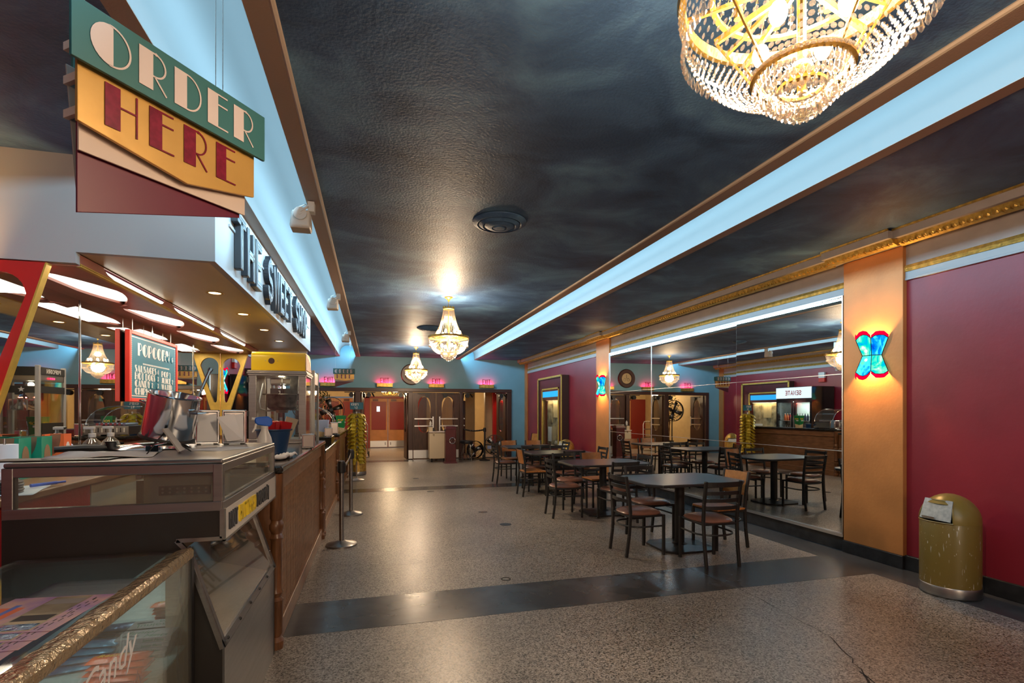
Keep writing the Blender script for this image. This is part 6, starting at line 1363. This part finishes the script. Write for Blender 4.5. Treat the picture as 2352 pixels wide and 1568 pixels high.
# ------------------------------------------------------------ on the back counter
c0 = 1.06
def coffee(label, x, y, m, rz, sz, txt, oval='ink'):
    t = thing('coffee_box', label, 'box', (x, y, c0), rz); w, d, h = sz; s_ = MB()
    f = plate('front_card', [(-w / 2, 0), (w / 2, 0), (w / 2, h)] + [(w / 2 - .012, h)] + [(w * .36 * cos(rad(a)), h - .0 + h * .52 * -sin(rad(a))) for a in range(0, 181, 20)] + [(-w / 2 + .012, h), (-w / 2, h)], [], .003, m, t, Matrix(((1, 0, 0, 0), (0, 0, 1, -d / 2), (0, 1, 0, 0), (0, 0, 0, 1))))
    MB().box(-w / 2, -d / 2, 0, -w / 2 + .003, d / 2, h).box(w / 2 - .003, -d / 2, 0, w / 2, d / 2, h).box(-w / 2, d / 2 - .003, 0, w / 2, d / 2, h).build('side_card', m, t, smooth=False)
    MB().box(-w / 2 + .003, -d / 2 + .003, .0, w / 2 - .003, d / 2 - .003, h * .35).box(-w / 2 + .003, d / 2 - .006, 0, w / 2 - .003, d / 2 - .004, h - .004).build('inside', 'cardboard', t, smooth=False)
    MB().prism([(.35 * w * cos(2 * PI * i / 14), h * .26 + h * .16 * sin(2 * PI * i / 14)) for i in range(14)], (0, -d / 2 - .003, 0), (1, 0, 0), (0, 0, 1), .0015).build('oval_label', 'cardboard', t, smooth=False)
    MB().prism([(.30 * d * cos(2 * PI * i / 14), h * .5 + h * .30 * sin(2 * PI * i / 14)) for i in range(14)], (w / 2 + .0005, 0, 0), (0, 1, 0), (0, 0, 1), .0015).build('oval_label', oval, t, smooth=False)
    if txt: text('print', txt, .038, 'redink' if m != 'orange' else 'paper', t, (-w * .36, -d / 2 - .0055, h * .07), (1, 0, 0), (0, 0, 1), .0003)
    return t
coffee('teal coffee pod box with torn open front, leftmost on the back counter', -2.385, 4.22, 'greencup', rad(8), (.17, .17, .28), 'Regular', 'cardboard'); coffee('teal coffee pod box with torn open front beside the orange box', -2.375, 4.43, 'greencup', rad(8), (.18, .17, .28), 'Regular', 'cardboard')
coffee('orange coffee pod box with torn open front on the back counter', -2.325, 4.64, 'orange', rad(8), (.13, .14, .29), "DUNKIN'", 'paper')
for k, (x, y, h_, lb) in enumerate(((-2.35, 4.86, .21, 'pale blue folded carton beside the orange coffee box, the largest'), (-2.22, 4.80, .14, 'small blue carton in front of the larger pale blue carton'), (-2.34, 5.02, .14, 'small lilac carton nearest the hand soap bottles'))):
    t = thing('tea_carton', lb, 'box', (x, y, c0), rad(20 + 10 * k)); MB().prism([(-.06, 0), (.06, 0), (.065, h_ * .6), (0, h_), (-.065, h_ * .6)], (0, .05, 0), (1, 0, 0), (0, 0, 1), .10).build('carton', 'lilac', t, smooth=False); MB().box(-.03, -.052, .02, .03, -.05, h_ * .5).build('picture', ('orange', 'bluep', 'redfoil')[k], t, smooth=False)
for k, (x, y) in enumerate(((-2.37, 5.24), (-2.30, 5.40))):
    t = thing('soap_bottle', 'big clear pump bottle with white pump, %s of the two on the back counter' % ('left', 'right')[k], 'bottle', (x, y, c0))
    MB().lathe([(0, 0), (.074, 0), (.078, .012), (.078, .14), (.06, .195), (.027, .228), (.024, .238), (0, .238)], n=26).build('bottle', 'clearplastic', t); MB().lathe([(0.079, .03), (.0792, .105)], n=26).build('blue_label', 'bluelit' if False else 'lilac', t)
    MB().cyl((0, 0, .235), (0, 0, .27), .028, n=16).cyl((0, 0, .27), (0, 0, .31), .010, n=8).box(-.06, -.014, .305, .02, .014, .328).build('pump', 'white', t, bevel=.003)
rl = thing('paper_roll', 'white paper towel roll at the left edge on the back counter', 'roll', (-2.17, 3.80, c0)); MB().lathe([(.02, 0), (.062, 0), (.062, .26), (.02, .26), (.02, 0)], n=30).build('roll', 'paper', rl); MB().cyl((0, 0, 0), (0, 0, .295), .006, n=8).build('peg', 'steel', rl)

for k in range(5):
    o = MB().lathe([(0, 0), (.085, 0), (.09, .008), (.085, .014), (0, .012)], n=26).build('cup_lid', 'blackp'); o.location = (-2.0 + .004 * (k % 2), 3.48, c0 + .0145 * k); tag(o, 'black plastic lid in the small stack behind the warmer glass, %s' % ('lowest', 'second', 'middle one', 'fourth', 'uppermost')[k], 'lid', 'black lids stacked on the back counter')
sheet('paper_sheet', 'white wrapping paper spread on the back counter behind the warmer glass', 'paper', -2.08, 3.55, c0, .42, .46, .3, 'paper', .004)
mk = MB().cyl((0, -.07, .012), (0, .07, .012), .010, n=10).cyl((0, .07, .012), (0, .12, .012), .007, n=8).build('marker_pen', 'blue'); mk.location = (-1.93, 3.72, c0 + .008); mk.rotation_euler = (0, 0, -.5); tag(mk, 'blue marker pen lying on the white paper behind the warmer glass', 'pen')

# ------------------------------------------------------------ menu board
mn = thing('menu_board', 'blue menu board in bright red frame listing snack prices before the counter mirror', 'menu board', (-2.445, 6.78, 2.0))
hy, hz = .625, .335
MB().box(-.03, -hy, -hz, 0, hy, hz).build('blue_panel', 'menu', mn, smooth=False)
MB().box(-.035, -hy - .045, -hz - .04, .012, -hy, hz + .04).box(-.035, hy, -hz - .04, .012, hy + .045, hz + .04).box(-.035, -hy, hz, .012, hy, hz + .04).box(-.035, -hy, -hz - .04, .012, hy, -hz).build('red_frame', 'menured', mn, smooth=False, bevel=.005)
br_ = MB().box(.0, -hy + .02, hz - .028, .001, hy - .02, hz - .018).box(.0, -hy + .02, -hz + .018, .001, hy - .02, -hz + .028)
for k in range(30):
    for s_ in (-1, 1): z = -hz + .03 + k * (2 * hz - .06) / 29; br_.box(0, s_ * (hy - .025) - .006, z - .005, .001, s_ * (hy - .025) + .006, z + .005)
br_.build('white_border', 'paper', mn, smooth=False)
def put(s_, y, z, h, sx=1.0):
    o, L = word(deco, DECO, s_, (.0005, y, z), (0, 1, 0), (0, 0, 1), h, sx, .10, depth=.002, lw=.07); o.build('lettering', 'paper', mn, smooth=False)
put('POPCORN', -.46, .125, .135, 1.05); put('SAUSAGES', -.53, -.055, .075, 1.15); put('HOT', -.53, -.135, .075, 1.12); put('DOGS', -.27, -.135, .075, 1.0); put('CANDY', -.53, -.215, .075, 1.15); put('CHIPS', -.53, -.298, .075, 1.15)
put('POP', .17, -.065, .068, 1.25); put('JUICE', .17, -.142, .068, 1.2); put('WATER', .17, -.220, .068, 1.15); put('DRINKS', .15, -.300, .068, 1.2)
sm_ = MB(); [sm_.box(.0005, -.33 + k * .022, .035, .0015, -.33 + k * .022 + .015, .052) for k in range(34)]; sm_.build('fine_print', 'paper', mn, smooth=False)
MB().box(.0005, .43, -.225, .0015, .445, -.0).box(.0005, .41, -.01, .0015, .445, 0).box(.0005, .41, -.235, .0015, .445, -.225).build('bracket_line', 'paper', mn, smooth=False)
for c_, y, z in (('3', .27, .165), ('4', .385, .165), ('5', .5, .165), ('4', .06, -.02), ('3', .06, -.1), ('2', -.1, -.18), ('3', .06, -.18), ('2', .06, -.262), ('2', .50, -.11), ('3', .47, -.268)):
    dsk = MB().cyl((0, y, z), (.006, y, z), .043, n=22).build('price_disc', 'menu', mn)
    q = MB(); deco(q, c_, (.0065, y - .018, z - .028), (0, 1, 0), (0, 0, 1), .056, 1.0, .001, .09); q.build('price_figure', 'paper', dsk, smooth=False)
for y in (-.55, -.05, .5): MB().cyl((-.012, y, hz + .03), (-.012, y, LZ - 2.0), .003, n=6).build('hanging_cable', 'alu', mn)
for y, nm in ((6.3, ''), ): pass
